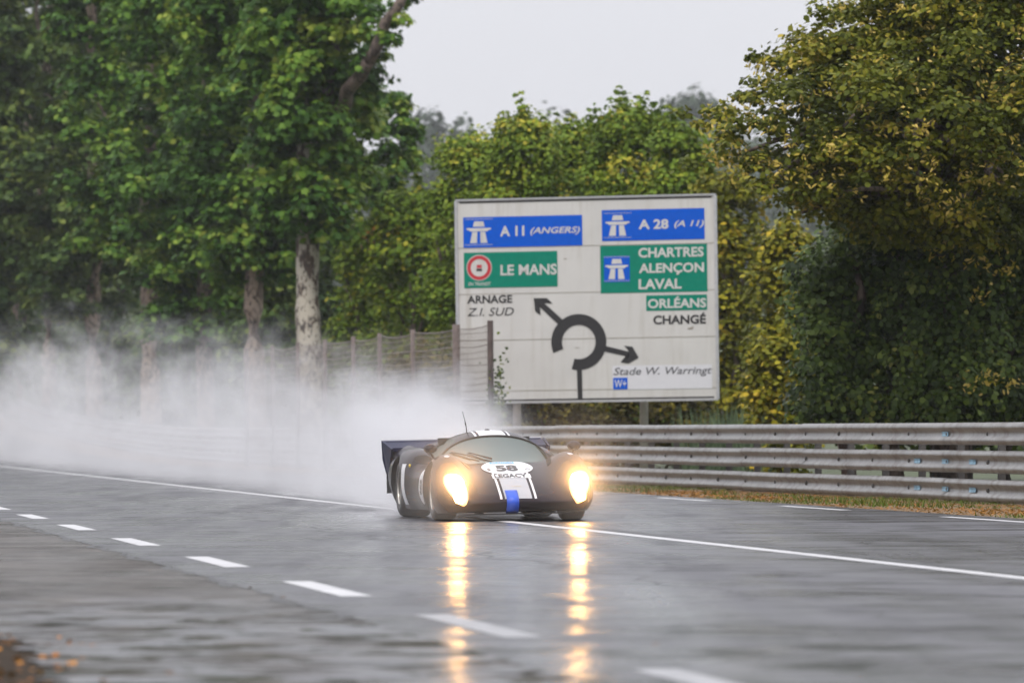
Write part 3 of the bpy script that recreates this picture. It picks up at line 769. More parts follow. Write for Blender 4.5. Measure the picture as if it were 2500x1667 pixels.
# lime tree with yellow-brown seed bracts, and the ivy below it
def lime_tree():
    Y = 82.0; X = (2330 - 1250) * Y / F
    root = empty('lime_tree', (X, Y, 0), label='large overhanging tree with brownish yellow seed clusters above the guard rail', cat='tree')
    o = Vector(root.location); mb = MB()
    mb.tube([(.2, 2.6, -.2), (.2, 2.6, 2), (.1, 2.5, 4.5), (.1, 2.4, 8)], [.36, .32, .26, .16], 12)
    cl = []
    # boughs given by where their tips stand: (px, py, depth, clump radius)
    tips = [(1800, 340, 80, .45), (1850, 230, 81, .4), (1880, 150, 82, .28), (1890, 300, 79, .6), (1960, 190, 80, .6), (1995, 120, 82, .4), (1800, 400, 81, .45), (1880, 420, 79, .5),
            (1980, 390, 78.5, .65), (2060, 270, 79, .7), (2050, 130, 81, .6), (2120, 40, 82, .6), (2140, 190, 79, .7), (2150, 370, 78, .7), (2240, 260, 78, .75), (2230, 110, 80, .7),
            (2330, 180, 78.5, .75), (2330, 40, 80, .7), (2420, 110, 79, .7), (2330, 340, 77.5, .7), (2430, 250, 78, .55), (2480, 60, 79.5, .7), (2250, 420, 77.5, .55), (2450, 380, 77.5, .55),
            (2060, 430, 78.5, .55), (1760, 290, 81.5, .35), (1925, 150, 82.5, .3), (2480, 430, 77.8, .5), (2560, 200, 78, .8), (2560, 330, 77.6, .8), (2350, 480, 78.6, .5), (1960, 480, 80.5, .5), (2085, 40, 82.5, .4),
            (2400, -30, 80, .8), (2200, -20, 81, .8), (2500, -40, 80, .8)]
    for px, py, d, r in tips:
        p = P(px, py, d) - o
        limb(mb, (.1, 2.5, random.uniform(4.4, 7.0)), p + Vector((0, .2, -.25)), .10, .025, 6, .3)
        for k in range(6):
            q = p + Vector((random.gauss(0, r * .55), random.gauss(0, .4), random.gauss(0, r * .32)))
            cl.append((q.x, q.y, q.z, r * random.uniform(.42, .7)))
    # the shaded inside of the crown
    for k in range(190):
        py_ = random.uniform(-40, 600)
        q = P(random.uniform(2190 if py_ < 110 else 1960, 2560), py_, random.uniform(80.5, 84)) - o
        cl.append((q.x, q.y, q.z, random.uniform(.4, .7)))
    c, nn, t = clump_points(cl, 480, squash=.75, tip=.12, up=.9)
    t = np.clip(t * .86, 0, .86)
    leaves_obj('crown', c, nn, .095, M['lime_leaf'], root, t)
    # hanging seed clusters on the outer tips
    B = []; BN = []
    for px, py, d, r in tips:
        p = np.array(P(px, py, d) - o)
        for k in range(11):
            e = rng.normal(size=3); e /= np.linalg.norm(e); e[1] = -abs(e[1])
            b = p + e * np.array([r * 1.25, r * 1.1, r * .6])
            n = 7; B.append(b + rng.normal(size=(n, 3)) * .06 - np.array([0, 0, .05])); BN.append(np.tile([0, -.8, .5], (n, 1)))
    for px, py in ((2270, 560), (2300, 590), (2330, 570), (2400, 640), (2430, 600), (2280, 620), (2460, 660), (2400, 720), (2420, 920), (2470, 940), (2380, 930)):
        B.append(np.array(P(px, py, 82.4) - o) + rng.normal(size=(26, 3)) * np.array([.16, .1, .09])); BN.append(np.tile([0, -.8, .5], (26, 1)))
    B = np.concatenate(B); leaves_obj('seed_bracts', B, np.concatenate(BN), .095, M['lime_leaf'], root, rng.uniform(.78, .95, len(B)), SLIM, .8)
    mb.build('trunk', M['brown_bark'], root, True)
lime_tree()

def ivy_mass():
    Y = 84.0; root = empty('ivy_thicket', ((2260 - 1250) * Y / F, Y, 0), label='dark ivy covered thicket rising beneath the overhanging tree', cat='ivy')
    o = np.array(root.location); mb = MB()
    for px in (2080, 2200, 2330, 2460): 
        x = (px - 1250) * Y / F - o[0]; limb(mb, (x, .6, 0), (x * .92, .6, 4.0), .16, .07)
    mb.build('trunk', M['brown_bark'], root, True)
    cl = []
    for k in range(330):
        px = random.uniform(1985, 2640); lo = 1045; hi = 540 + (max(0, 2120 - px) * 1.1)
        py = random.uniform(hi, lo)
        bulge = .9 * math.sin((px - 1985) / 655 * 9) * .5 + .5 * math.sin(py / 90)
        q = P(px, py, 84 + bulge + random.uniform(-.2, .9)); cl.append((q.x - o[0], q.y - o[1], max(.2, q.z), random.uniform(.3, .6)))
    c, nn, t = clump_points(cl, 330, up=.3, squash=1.0)
    nn[:, 1] -= .5
    leaves_obj('crown', c, nn, .10, M['ivy_leaf'], root, np.clip(t, 0, 1), HEX, .45)
    
ivy_mass()
build_fence()

# backing trees so that no sky shows low down behind the right hand tree and the row of planes
bush_tree('broadleaf_tree', 2300, 100, 600, 190, .2, 'dark tree mass behind the overhanging tree at right', M['ivy_leaf'], n=110, per=120, size=.17, r=(.5, .9), shoots=0, trunk=.25, depth=2.0, tip=0)
for px, Y, w, top, lab in ((700, 205, 330, -150, 'dark tree filling the gap behind the nearest plane'), (520, 240, 360, -180, 'dark tree far behind the second plane'),
                      (300, 290, 420, -160, 'dark tree deep behind the brown plane trunk'), (60, 330, 420, -150, 'dark hazy tree deepest at the left edge'), (-60, 230, 300, -200, 'leafy tree cut by the left edge of the picture')):
    bush_tree('broadleaf_tree', px, Y, w, top, 1.0, lab, M['far_plane_leaf'], group='trees behind the plane row', n=130, per=60, size=.34, r=(.9, 1.5), shoots=0, trunk=.3, tip=.05)

# ------------------------------------------------------------------ far wooded hill
def hill():
    vs = []; fs = []; xs = np.linspace(-700, 700, 60); ys = np.linspace(700, 1350, 14)
    def hz(x, y):
        t = (y - 700) / 500; t = max(0, min(1, t))
        return 13 + t * t * (3 - 2 * t) * (44 + .05 * max(-60, min(80, x)) + 3 * math.sin(x / 31 + 1) + 2 * math.sin(x / 17))
    for y in ys:
        for x in xs: vs.append((x, y, hz(x, y) - 8))
    n = len(xs)
    for j in range(len(ys) - 1):
        for i in range(n - 1): fs.append((j * n + i, j * n + i + 1, (j + 1) * n + i + 1, (j + 1) * n + i))
    tag(mesh('hills', vs, fs, M['hill'], None, True), kind='structure')
    cl = []
    for k in range(900):
        x = random.uniform(-130, 130); y = random.uniform(850, 1250); r = random.uniform(4, 9)
        if random.random() < .1: r *= 1.3
        cl.append((x, y, hz(x, y) - 6 + r * .6, r))
    for px, py, r in ((1040, 300, 3.6), (1048, 335, 4.5), (1036, 370, 5), (1120, 345, 5), (1690, 275, 5.5), (1720, 285, 5.5), (1660, 300, 5)):
        p = P(px, py, 1100); cl.append((p.x, p.y, p.z, r)); cl.append((p.x, p.y, p.z - 6, r * 1.3))
    c, nn, t = clump_points(cl, 3.2, squash=1.1)
    tag(leaves_obj('distant_wood', c, nn, 1.5, M['far_leaf'], None, t), 'grey green wood on the hill fading into the mist', 'wood', kind='stuff')
hill()

# ------------------------------------------------------------------ grass on the verge, fallen leaves
def verge_grass():
    V = []; T = []
    for k in range(15000):
        y = random.uniform(52, 118); a, b = edgeX(y), railX(y) + .1
        t = random.random(); x = a + (b - a) * t
        patch = math.sin(x * 2.3 + y * .9) + math.sin(y * .37 + 1) + math.sin(y * 1.7 + x)
        green = patch > .5
        h = random.uniform(.02, .07) if not green else random.uniform(.05, .16)
        h *= .75
        if t < .15: h *= .5
        h *= 1.0 if green else .7
        if t > .5: h *= .45
        ang = random.uniform(0, 2 * PI); w = Vector((math.cos(ang), math.sin(ang), 0)) * (.018 if not green else .010)
        p = Vector((x, y, -.006)); tip = p + Vector((random.gauss(0, .05), random.gauss(0, .05), h))
        V.append([p - w, p + w, tip + w * .2, tip - w * .2]); T.append(random.uniform(0, .5) if green else random.uniform(.5, 1))
    V = np.array([[tuple(q) for q in v] for v in V])
    tag(np_mesh('verge_grass', V, 4, M['grass_blade'], None, np.array(T)), 'dry brown grass and green tufts along the foot of the guard rail', 'grass', kind='stuff')
verge_grass()
def fallen():
    n = 110; y = rng.uniform(17.5, 25, n); x = np.array([apron_edge(q) for q in y]) + rng.normal(-.16, .22, n)
    c = np.stack([x, y, rng.uniform(.0, .012, n)], 1)
    ex = np.array([P(610, 1437, 30.6), P(690, 1460, 28.9), P(140, 1640, 20.0), P(150, 1634, 20.1), P(8, 1570, 22.7), P(20, 1580, 22.4), P(1600, 1575, 22.5)]); ex[:, 2] = .015
    c = np.concatenate([c, ex])
    tag(leaves_obj('fallen_leaves', c, c * 0 + np.array([0, 0, 1]), .038, M['fallen'], None, None, LOBE, .3), 'orange fallen leaves scattered on the dark soil in the near corner', 'leaves', kind='stuff')
fallen()

# ------------------------------------------------------------------ the racing car (x forward, y to its left, z up)
CAR = empty('racing_car', (-.01, 55.0, 0), (0, 0, R(-90 + 8.8)), label='dark navy endurance racing coupe number 58 with blazing headlights on the wet road', cat='race car')
# local origin under the front axle; shift so that x is measured from mid car
AX_F, AX_R = 1.20, -1.21
CAR.location = Vector((-.05, 55.0, 0)) - Matrix.Rotation(R(-90 + 8.8), 3, 'Z') @ Vector((AX_F, 0, 0))
ROLL = Matrix.Translation((0, 0, .055)) @ Matrix.Rotation(R(1.2), 4, 'X') @ Matrix.Translation((0, 0, -.05))   # body leaning out of the bend

w_f = curve_interp([2.06, 2.03, 1.97, 1.88, 1.75, 1.5, 1.2, .85, .5, .1, -.3, -.7, -1.2, -1.7, -2.1], [.50, .62, .74, .82, .87, .90, .905, .89, .845, .83, .85, .91, .935, .93, .90])
zc_f = curve_interp([2.06, 2.03, 1.97, 1.88, 1.75, 1.5, 1.2, .95, .6, -.3, -.7, -1.2, -1.7, -2.1], [.215, .245, .285, .33, .395, .495, .585, .635, .62, .62, .66, .69, .70, .74])
zf_f = curve_interp([2.06, 2.03, 1.97, 1.88, 1.8, 1.65, 1.5, 1.35, 1.2, .95, .7, .45, .1, -.25, -.4, -.55, -.8, -1.2, -1.6, -2.1], [.205, .225, .265, .35, .43, .56, .66, .715, .735, .715, .665, .62, .60, .60, .63, .72, .775, .80, .80, .85])
zb_f = curve_interp([2.06, 2.03, 1.97, 1.88, 1.7, 1.2, -1.2, -1.7, -2.1], [.19, .165, .12, .095, .09, .10, .11, .16, .26])
zs_f = curve_interp([2.06, 2.03, 1.97, 1.88, 1.75, 1.5, 1.2, .8, .3, -.3, -.7, -1.2, -1.7, -2.1], [.2, .2, .21, .25, .31, .39, .43, .42, .40, .42, .48, .52, .52, .55])
YF = .665
def sec(x, ny=34, ns=9):
    w, zc, zf, zb, zs = w_f(x), zc_f(x), zf_f(x), zb_f(x), zs_f(x)
    zs = max(zb + .004, min(zs, zf - .004)); yf = min(YF, w * .80); so = w - yf; si = .33 if x > 0 else .30
    pts = []
    for i in range(ny + 1):
        a = i / ny; y = w * (1 - (1 - a) ** 1.7); d = y - yf
        if d < 0:
            t = min(1, -d / si); B = .5 * (1 + math.cos(PI * t)); zcy = zc - .05 * (y / .7) ** 2 * (1 if x > .5 else .3)
            z = zcy + (zf - zcy) * B
        else:
            z = zs + (zf - zs) * max(0, 1 - (d / so) ** 2.3) ** (1 / 2.3)
        pts.append((y, z))
    for i in range(1, ns + 1):
        t = i / ns; pts.append((w + .012 * math.sin(PI * t) - .07 * t * t, zs + (zb - zs) * t))
    return pts
def build_body():
    xs = [2.06, 2.05, 2.04, 2.02, 2.0, 1.97, 1.94, 1.91] + list(np.arange(1.88, -2.101, -.035))
    rings = []
    for x in xs:
        h = sec(x); rings.append([(x, y, z) for y, z in h] + [(x, -y, z) for y, z in h[:0:-1]])
    n = len(rings[0]); vs = [v for r in rings for v in r]; fs = []
    for i in range(len(rings) - 1):
        for k in range(n): fs.append((i * n + k, i * n + (k + 1) % n, (i + 1) * n + (k + 1) % n, (i + 1) * n + k))
    fs.append(tuple(range(n))[::-1]); fs.append(tuple(range((len(rings) - 1) * n, len(rings) * n)))
    me = bpy.data.meshes.new('body'); me.from_pydata(vs, [], fs); me.update()
    bm = bmesh.new(); bm.from_mesh(me); bmesh.ops.recalc_face_normals(bm, faces=bm.faces); bm.to_mesh(me); bm.free()
    body = link('body', me, [M['navy'], M['cavity']], CAR)
    uncut = BVHTree.FromPolygons([Vector(v) for v in vs], fs)
    cut = MB()
    for ax, r, y0 in ((AX_F, .352, .555), (AX_R, .38, .49)):
        for s in (1, -1):
            prof = [(0.0001, y0), (r * .97, y0), (r, y0 + .03), (r, 1.15), (.0001, 1.15)]
            T = Matrix.Translation((ax, 0, .31 if ax > 0 else .33)) @ (Matrix.Identity(4) if s > 0 else Matrix.Scale(-1, 4, (0, 1, 0)))
            cut.lathe(prof, 44, T)
    cme = bpy.data.meshes.new('cut'); cme.from_pydata(cut.v, [], cut.f); cme.materials.append(M['navy']); cme.materials.append(M['cavity'])
    bm = bmesh.new(); bm.from_mesh(cme); bmesh.ops.remove_doubles(bm, verts=bm.verts, dist=.0005); bmesh.ops.recalc_face_normals(bm, faces=bm.faces)
    for f in bm.faces: f.material_index = 1
    bm.to_mesh(cme); bm.free()
    co = bpy.data.objects.new('cut', cme); COL.objects.link(co)
    md = body.modifiers.new('arches', 'BOOLEAN'); md.operation = 'DIFFERENCE'; md.object = co; md.solver = 'EXACT'
    bpy.context.view_layer.update()
    # the car empty is moved, so the cutter has to ride on the same transform
    co.parent = CAR; bpy.context.view_layer.update()
    nm = bpy.data.meshes.new_from_object(body.evaluated_get(bpy.context.evaluated_depsgraph_get()))
    body.modifiers.clear(); body.data = nm; bpy.data.objects.remove(co)
    print('BODY', len(me.polygons), '->', len(nm.polygons))
    nm.polygons.foreach_set('use_smooth', [True] * len(nm.polygons))
    try: nm.set_sharp_from_angle(angle=R(38))
    except Exception as e: print(e)
    nm.name = 'body'
    return body, uncut
BODY, BVH = build_body()

# canopy: roof, windscreen, side windows out of one lofted bubble
ct = curve_interp([1.06, 1.03, .95, .8, .6, .4, .2, .02, -.2, -.5, -.9, -1.3, -1.7], [.59, .625, .672, .737, .812, .878, .933, .968, .985, .978, .925, .85, .76])
cw = curve_interp([1.06, 1.03, .95, .8, .6, .4, .2, -.2, -.6, -1.0, -1.4, -1.7], [.05, .22, .385, .51, .59, .625, .64, .65, .645, .60, .53, .45])
def canopy_pt(x, t):
    w, zt, zb = cw(x), ct(x), .54; e = 2 / 2.25
    cth, sth = math.cos(t), math.sin(t)
    y = w * math.copysign(abs(cth) ** e, cth); z = zb + (zt - zb) * abs(sth) ** e
    return Vector((x, y, z))
cxs = [1.06, 1.05, 1.03, 1.0, .95, .9, .84, .77, .7, .62, .54, .46, .38, .3, .24, .2, .14, .08, .02, -.05, -.12, -.2, -.3, -.4, -.5, -.56, -.7, -.85, -1.0, -1.15, -1.3, -1.5, -1.7]
cts = [PI * k / 48 for k in range(49)]
def canopy_part(name, sel, mat, off=0.0):
    idx = {}; vs = []; fs = []
    def vid(i, k):
        if (i, k) not in idx:
            p = canopy_pt(cxs[i], cts[k])
            if off:
                q = Vector((p.x, p.y * .6, p.z - .35)).normalized(); p = p + Vector((0, q.y, q.z)) * off
            idx[(i, k)] = len(vs); vs.append(p)
        return idx[(i, k)]
    for i in range(len(cxs) - 1):
        for k in range(48):
            if sel(.5 * (cxs[i] + cxs[i + 1]), 180 * (k + .5) / 48): fs.append((vid(i, k), vid(i, k + 1), vid(i + 1, k + 1), vid(i + 1, k)))
    return mesh(name, vs, fs, mat, CAR, True)
side = lambda a: min(a, 180 - a)
is_ws = lambda x, a: x > .24
is_sw = lambda x, a: -.52 < x < .14 and 18 < side(a) < 52
canopy_part('roof', lambda x, a: not is_ws(x, a) and not is_sw(x, a), M['navy'])
WS = canopy_part('windscreen', is_ws, M['glass'])
sw = canopy_part('side_window', lambda x, a: is_sw(x, a) and a < 90, M['glass']); canopy_part('side_window', lambda x, a: is_sw(x, a) and a > 90, M['glass'])
CAN = BVHTree.FromPolygons([canopy_pt(x, t) for x in cxs for t in cts],
      [(i * 49 + k, i * 49 + k + 1, (i + 1) * 49 + k + 1, (i + 1) * 49 + k) for i in range(len(cxs) - 1) for k in range(48)])
# seal round the windscreen
mb = MB(); mb.tube([canopy_pt(.24, t) + Vector((0, 0, .004)) for t in cts], .011, 6); mb.build('windscreen_seal', M['black'], CAR, True)

def hit(bvh, o, d, off):
    d = Vector(d).normalized(); loc, nor, i, dist = bvh.ray_cast(Vector(o), d)
    if loc is None: return None
    if nor.dot(d) > 0: nor = -nor
    return loc + nor * off
def from_top(x, y, off=.004, bvh=None): return hit(bvh or BVH, (x, y, 3), (0, 0, -1), off)
def from_front(y, z, off=.004, bvh=None): return hit(bvh or BVH, (6, y, z), (-1, 0, 0), off)
def from_side(x, z, s, off=.004): return hit(BVH, (x, s * 3, z), (0, -s, 0), off)
def grid_patch(name, f, us, vs_, mat, parent, inside=None):
    idx = {}; V = []; Fs = []
    for i, u in enumerate(us):
        for j, v in enumerate(vs_):
            p = f(u, v)
            if p is not None: idx[(i, j)] = len(V); V.append(p)
    for i in range(len(us) - 1):
        for j in range(len(vs_) - 1):
            q = [(i, j), (i + 1, j), (i + 1, j + 1), (i, j + 1)]
            if all(k in idx for k in q): Fs.append([idx[k] for k in q])
    return mesh(name, V, Fs, mat, parent, True)
def disc_patch(name, f, n_r, n_a, mat, parent):
    V = [f(0, 0)]; Fs = []
    for i in range(1, n_r + 1):
        for k in range(n_a): V.append(f(i / n_r, 2 * PI * k / n_a))
    for k in range(n_a): Fs.append((0, 1 + k, 1 + (k + 1) % n_a))
    for i in range(n_r - 1):
        for k in range(n_a):
            a = 1 + i * n_a + k; b = 1 + i * n_a + (k + 1) % n_a; Fs.append((a, a + n_a, b + n_a, b))
    return mesh(name, V, Fs, mat, parent, True)
lin = np.linspace
# hood stripes
def top_strip(name, y0, y1, x0, x1, mat, off, bvh=None, nx=26):
    return grid_patch(name, lambda x, y: from_top(x, y, off, bvh), lin(x0, x1, nx), lin(y0, y1, 4), mat, CAR)
top_strip('bonnet_stripe', -.150, .150, 1.02, 2.035, M['silver_paint'], .004)
for s in (-1, 1):
    a, b = sorted((s * .178, s * .203)); top_strip('pinstripe', a, b, 1.02, 2.035, M['white_paint'], .004)
    top_strip('roof_pinstripe', a, b, .22, -.6, M['white_paint'], .005, CAN)
top_strip('roof_stripe', -.150, .150, .22, -.6, M['white_paint'], .005, CAN)
# number roundel with its writing (read from the front: letters run along -y ... +y of the car as seen from ahead)
rx0 = 1.235
RND = disc_patch('number_roundel', lambda r, a: from_top(max(rx0 - .27, min(rx0 + .235, rx0 + .27 * r * math.sin(a))), .285 * r * math.cos(a) + .0, .007), 8, 48, M['white_paint'], CAR)
def hood_text(s, y0, y1, x0, x1, mat, bold, off=.010, parent=None, name='lettering', bvh=None):
    # as seen from the front, left of the picture is the car's right (-y); bottom of the letters is further forward (x1)
    vs, fs = text_mesh(s, bold)
    V = [from_top(x1 + (x0 - x1) * q[1], y0 + (y1 - y0) * q[0], off, bvh) for q in vs]
    return mesh(name, V, fs, mat, parent or CAR)
hood_text('58', -.135, .108, 1.17, 1.40, M['decal_black'], .045, parent=RND, name='race_number')
hood_text('S', -.235, -.20, 1.27, 1.36, M['decal_black'], .02, parent=RND); 
grid_patch('sponsor_band', lambda x, y: from_top(x, y, .0095), lin(1.02, 1.10, 4), lin(-.17, .10, 8), M['decal_blue'], RND)
hood_text('aramco', -.15, .08, 1.035, 1.09, M['white_paint'], .0, off=.0125, parent=RND)
grid_patch('arch_mark', lambda a, r: from_top(1.35 - r * math.sin(a) * 1.5, .215 + r * math.cos(a), .0095), lin(.3, PI - .3, 8), [.022, .032], M['decal_black'], RND)
top_strip('name_band', -.215, .215, 1.478, 1.60, M['white_paint'], .0065, nx=6)
hood_text('LEGACY', -.19, .17, 1.492, 1.59, M['decal_black'], .03)
hood_text('LOLA', -.03, .065, 1.80, 1.815, M['gold'], .0, off=.008)
# blue tow strap over the nose
pts = [from_top(x, 0, .012) for x in lin(1.90, 2.045, 6)]
zs_ = [(p.x, p.z) for p in pts] + [(2.066, .20), (2.045, .155), (2.0, .115), (1.96, .085)]
V = []; Fs = []
for x, z in zs_:
    for y in (-.105, -.02, .03): V.append((x, y - .030, z))
k = len(zs_)
for i in range(k - 1):
    for j in range(2): Fs.append((i * 3 + j, i * 3 + j + 1, (i + 1) * 3 + j + 1, (i + 1) * 3 + j))
sm = mesh('tow_strap', V, Fs, M['blue_tape'], CAR, True); md = sm.modifiers.new('thickness', 'SOLIDIFY'); md.thickness = .004
# splitter under the nose, drains
MB().box((1.86, 0, .075), (.30, 1.25, .012)).build('splitter', M['black'], CAR)
for s in (-1, 1): MB().lathe([(.0, 0), (.055, 0), (.045, .06), (0, .06)], 16, Matrix.Translation((1.75, s * .40, .075)) @ Matrix.Rotation(R(90), 4, 'X')).build('jack_point', M['black'], CAR, True)

# headlights: teardrop cover on the fender front with two lamps behind it
def headlight(s):
    cy_, cz_ = (-.655 if s < 0 else .70), .350
    def outline(a):         # egg: broad at the top, narrow below, leaning inwards at the foot
        r = .178; yy = .115 * math.cos(a) * (1 + .28 * math.sin(a)); zz = r * math.sin(a)
        return yy - s * .0 + s * (-.045) * (-math.sin(a)) * (1 if s < 0 else 1) * -1 * -1, zz
    def f(r, a):
        yy, zz = outline(a); y = cy_ + r * yy; z = cz_ + r * zz
        return from_front(y, z, .008) or Vector((1.75, y, z))
    cov = disc_patch('headlight', f, 8, 40, M['lamp_cover'], CAR)
    rim_pts = [f(1.0, 2 * PI * k / 40) for k in range(41)]
    MB().tube(rim_pts, .008, 6, False).build('surround', M['black'], cov, True)
    for dz, r, dy in ((.058, .092, .0), (-.088, .066, -s * .010)):
        def g(q, a, dz=dz, r=r, dy=dy):
            y = cy_ + dy + q * r * math.cos(a) * .92; z = cz_ + dz + q * r * math.sin(a)
            p = from_front(y, z, .014) or Vector((1.75, y, z)); return p + Vector((.02 * (1 - q * q), 0, 0))
        disc_patch('lamp', g, 5, 28, M['lamp'], cov)
for s in (-1, 1): headlight(s)

# wheels
def wheel(ax, s, rad, wid, yc):
    rt = empty('wheel', (ax, s * yc, rad)); rt.parent = CAR
    T = Matrix.Identity(4) if s > 0 else Matrix.Rotation(PI, 4, 'Z')
    ri = .195; h = wid / 2
    prof = [(ri, -h * .8), (ri + .03, -h), (rad - .05, -h * 1.02), (rad - .015, -h * .9), (rad, -h * .72), (rad + .002, 0), (rad, h * .72), (rad - .015, h * .9), (rad - .05, h * 1.02), (ri + .03, h), (ri, h * .8)]
    MB().lathe(prof, 48, T).build('tyre', M['rubber'], rt, True)
    rim = MB().lathe([(ri + .002, h * .92), (ri - .012, h * .95), (ri - .02, h * .6), (ri - .03, h * .2), (.06, h * .35), (.05, h * .55), (0.001, h * .55)], 40, T).build('rim', M['alloy'], rt, True)
    MB().lathe([(ri + .004, h * .93), (ri + .002, h * .99), (ri - .012, h * .99), (ri - .016, h * .9)], 40, T).build('rim_lip', M['lip'], rim, True)
    mb = MB()
    for k in range(5):
        a = 2 * PI * k / 5 + .3; Mx = Matrix.Rotation(-a, 3, 'Y')
        mb.box(Mx @ Vector((.11, h * .48, 0)), (.13, .03, .045), Mx)
    sp = MB(); sp.v = [T @ Vector(v) for v in mb.v]; sp.f = mb.f; sp.build('spokes', M['lip'], rim)
for s in (-1, 1):
    wheel(AX_F, s, .305, .26, .715); wheel(AX_R, s, .33, .36, .715)

# mirrors on the fender tops
for s in (-1, 1):
    b0 = from_top(.93, s * .775, -.01); m0 = Vector((.92, s * .81, .80))
    mir = MB().ellipsoid(m0, (.10, .075, .056), 18, 12).build('mirror', M['navy'], CAR, True)
    MB().tube([b0, b0.lerp(m0, .5) + Vector((0, s * .01, 0)), m0], [.016, .012, .012], 8).build('stem', M['navy'], mir, True)
    MB().ellipsoid(b0 + Vector((0, 0, .012)), (.06, .03, .014), 12, 8).build('foot', M['navy'], mir, True)
    disc_patch('badge', lambda r, a: from_top(1.36 + .05 * r * math.sin(a), s * .69 + .03 * r * math.cos(a), .005), 3, 20, M['silver_paint'], CAR)
# rear spoiler: full width ducktail plate with end plates
sp = MB()
prof = [(-1.78, .80), (-2.10, .865), (-2.20, .885), (-2.205, .868), (-2.10, .84), (-1.78, .76)]
n = len(prof); sp.add([(x, y, z) for y in (-.935, .935) for x, z in prof], [(i, (i + 1) % n, n + (i + 1) % n, n + i) for i in range(n)] + [tuple(range(n)), tuple(range(n, 2 * n))[::-1]])
SPO = sp.build('rear_spoiler', M['navy_blue'], CAR)
MB().box((-2.206, 0, .886), (.02, 1.88, .02)).build('spoiler_lip', M['white_paint'], SPO)
for s in (-1, 1):
    y = s * .925
    V = [(-1.55, y, .79), (-2.20, y + s * .035, .885), (-2.24, y + s * .02, .66), (-2.16, y - s * .03, .42), (-1.95, y - s * .01, .40), (-1.80, y, .55)]
    e = mesh('end_plate', V, [(0, 1, 2, 3, 4, 5)], M['navy_blue'], SPO); md = e.modifiers.new('thickness', 'SOLIDIFY'); md.thickness = .02
MB().box((-2.12, 0, .57), (.03, 1.83, .60)).build('tail_panel', M['black'], CAR)
# air intakes: dark patches paint the shade inside the mouths; boxes beside the canopy
for s in (-1, 1):
    disc_patch('air_intake', lambda r, a: (from_front(s * .70 + .10 * r * math.cos(a), .675 + .055 * r * math.sin(a), .004, ) if False else hit(BVH, (-.1, s * .70 + .10 * r * math.cos(a), .665 + .05 * r * math.sin(a)), (-1, 0, 0), .004) or Vector((-.5, s * .7, .66))), 4, 24, M['cavity'], CAR)
    MB().ellipsoid((-.75, s * .50, .77), (.30, .10, .085), 18, 12).build('intake_scoop', M['navy'], CAR, True)
    disc_patch('scoop_mouth', lambda r, a: Vector((-.498 - .02 * r, s * .50 + .072 * r * math.cos(a), .775 + .055 * r * math.sin(a))), 3, 20, M['cavity'], CAR)
    # side roundel with number on the door, vent slots and side stripe
    q = disc_patch('door_roundel', lambda r, a: from_side(.32 + .23 * r * math.cos(a), .375 + .20 * r * math.sin(a), s, .005) or Vector((.32, s * .84, .37)), 7, 40, M['white_paint'], CAR)
    vs, fs = text_mesh('58', .04)
    V = [from_side(.32 - s * (-.11 + .22 * p[0]), .28 + .17 * p[1], s, .009) for p in vs]; mesh('race_number', V, fs, M['decal_black'], q)
    grid_patch('door_stripe', lambda x, z: from_side(x, z, s, .004), lin(-.62, -.78, 5), lin(.16, .62, 14), M['white_paint'], CAR)
    for k in range(4): grid_patch('vent_slot', lambda x, z: from_side(x, z, s, .004), lin(.60, .70, 4), lin(.22 + k * .06, .245 + k * .06, 3), M['silver_paint'], CAR)
    grid_patch('fender_vent', lambda x, t: from_top(x, s * (.435 + .05 * t + .12 * (1.35 - x)), .004), lin(1.02, 1.32, 10), lin(0, 1, 3), M['cavity'], CAR)
    MB().ellipsoid(from_side(-.52, .60, s, .0) or (-.52, s * .87, .6), (.03, .012, .022), 10, 8).build('side_marker', M['lens_amber'], CAR, True)
# wipers parked across the glass
def ws_front(y, z, off): return from_front(y, z, off, CAN)
def wiper(y0, z0, y1, z1):
    pts = [(ws_front(y0 + (y1 - y0) * t, z0 + (z1 - z0) * t, .022)) for t in lin(0, 1, 8)]
    a = MB().tube(pts, [.012] * 3 + [.008] * 5, 6).build('wiper', M['black'], CAR, True)
    pts = [(ws_front(y0 + (y1 - y0) * t - .01, z0 + (z1 - z0) * t - .012 + .03 * (t - .65), .01)) for t in lin(.3, 1.04, 6)]
    MB().tube(pts, .006, 5).build('blade', M['rubber'], a, True)
wiper(-.13, .655, -.345, .725); wiper(-.265, .665, -.50, .735)
# antenna, roof rivets
p0 = from_top(-.30, -.22, -.005, CAN)
an = MB().tube([p0, p0 + Vector((-.01, -.008, .10)), p0 + Vector((-.03, -.04, .245))], [.006, .005, .0025], 6).build('antenna', M['black'], CAR, True)
MB().tube([p0 + Vector((-.01, -.009, .09)), p0 + Vector((-.013, -.014, .12))], .008, 6).build('coil', M['black'], an, True)
MB().ellipsoid(from_top(-.2, 0, .006, CAN), (.03, .03, .014), 10, 8).build('roof_fitting', M['black'], CAR, True)
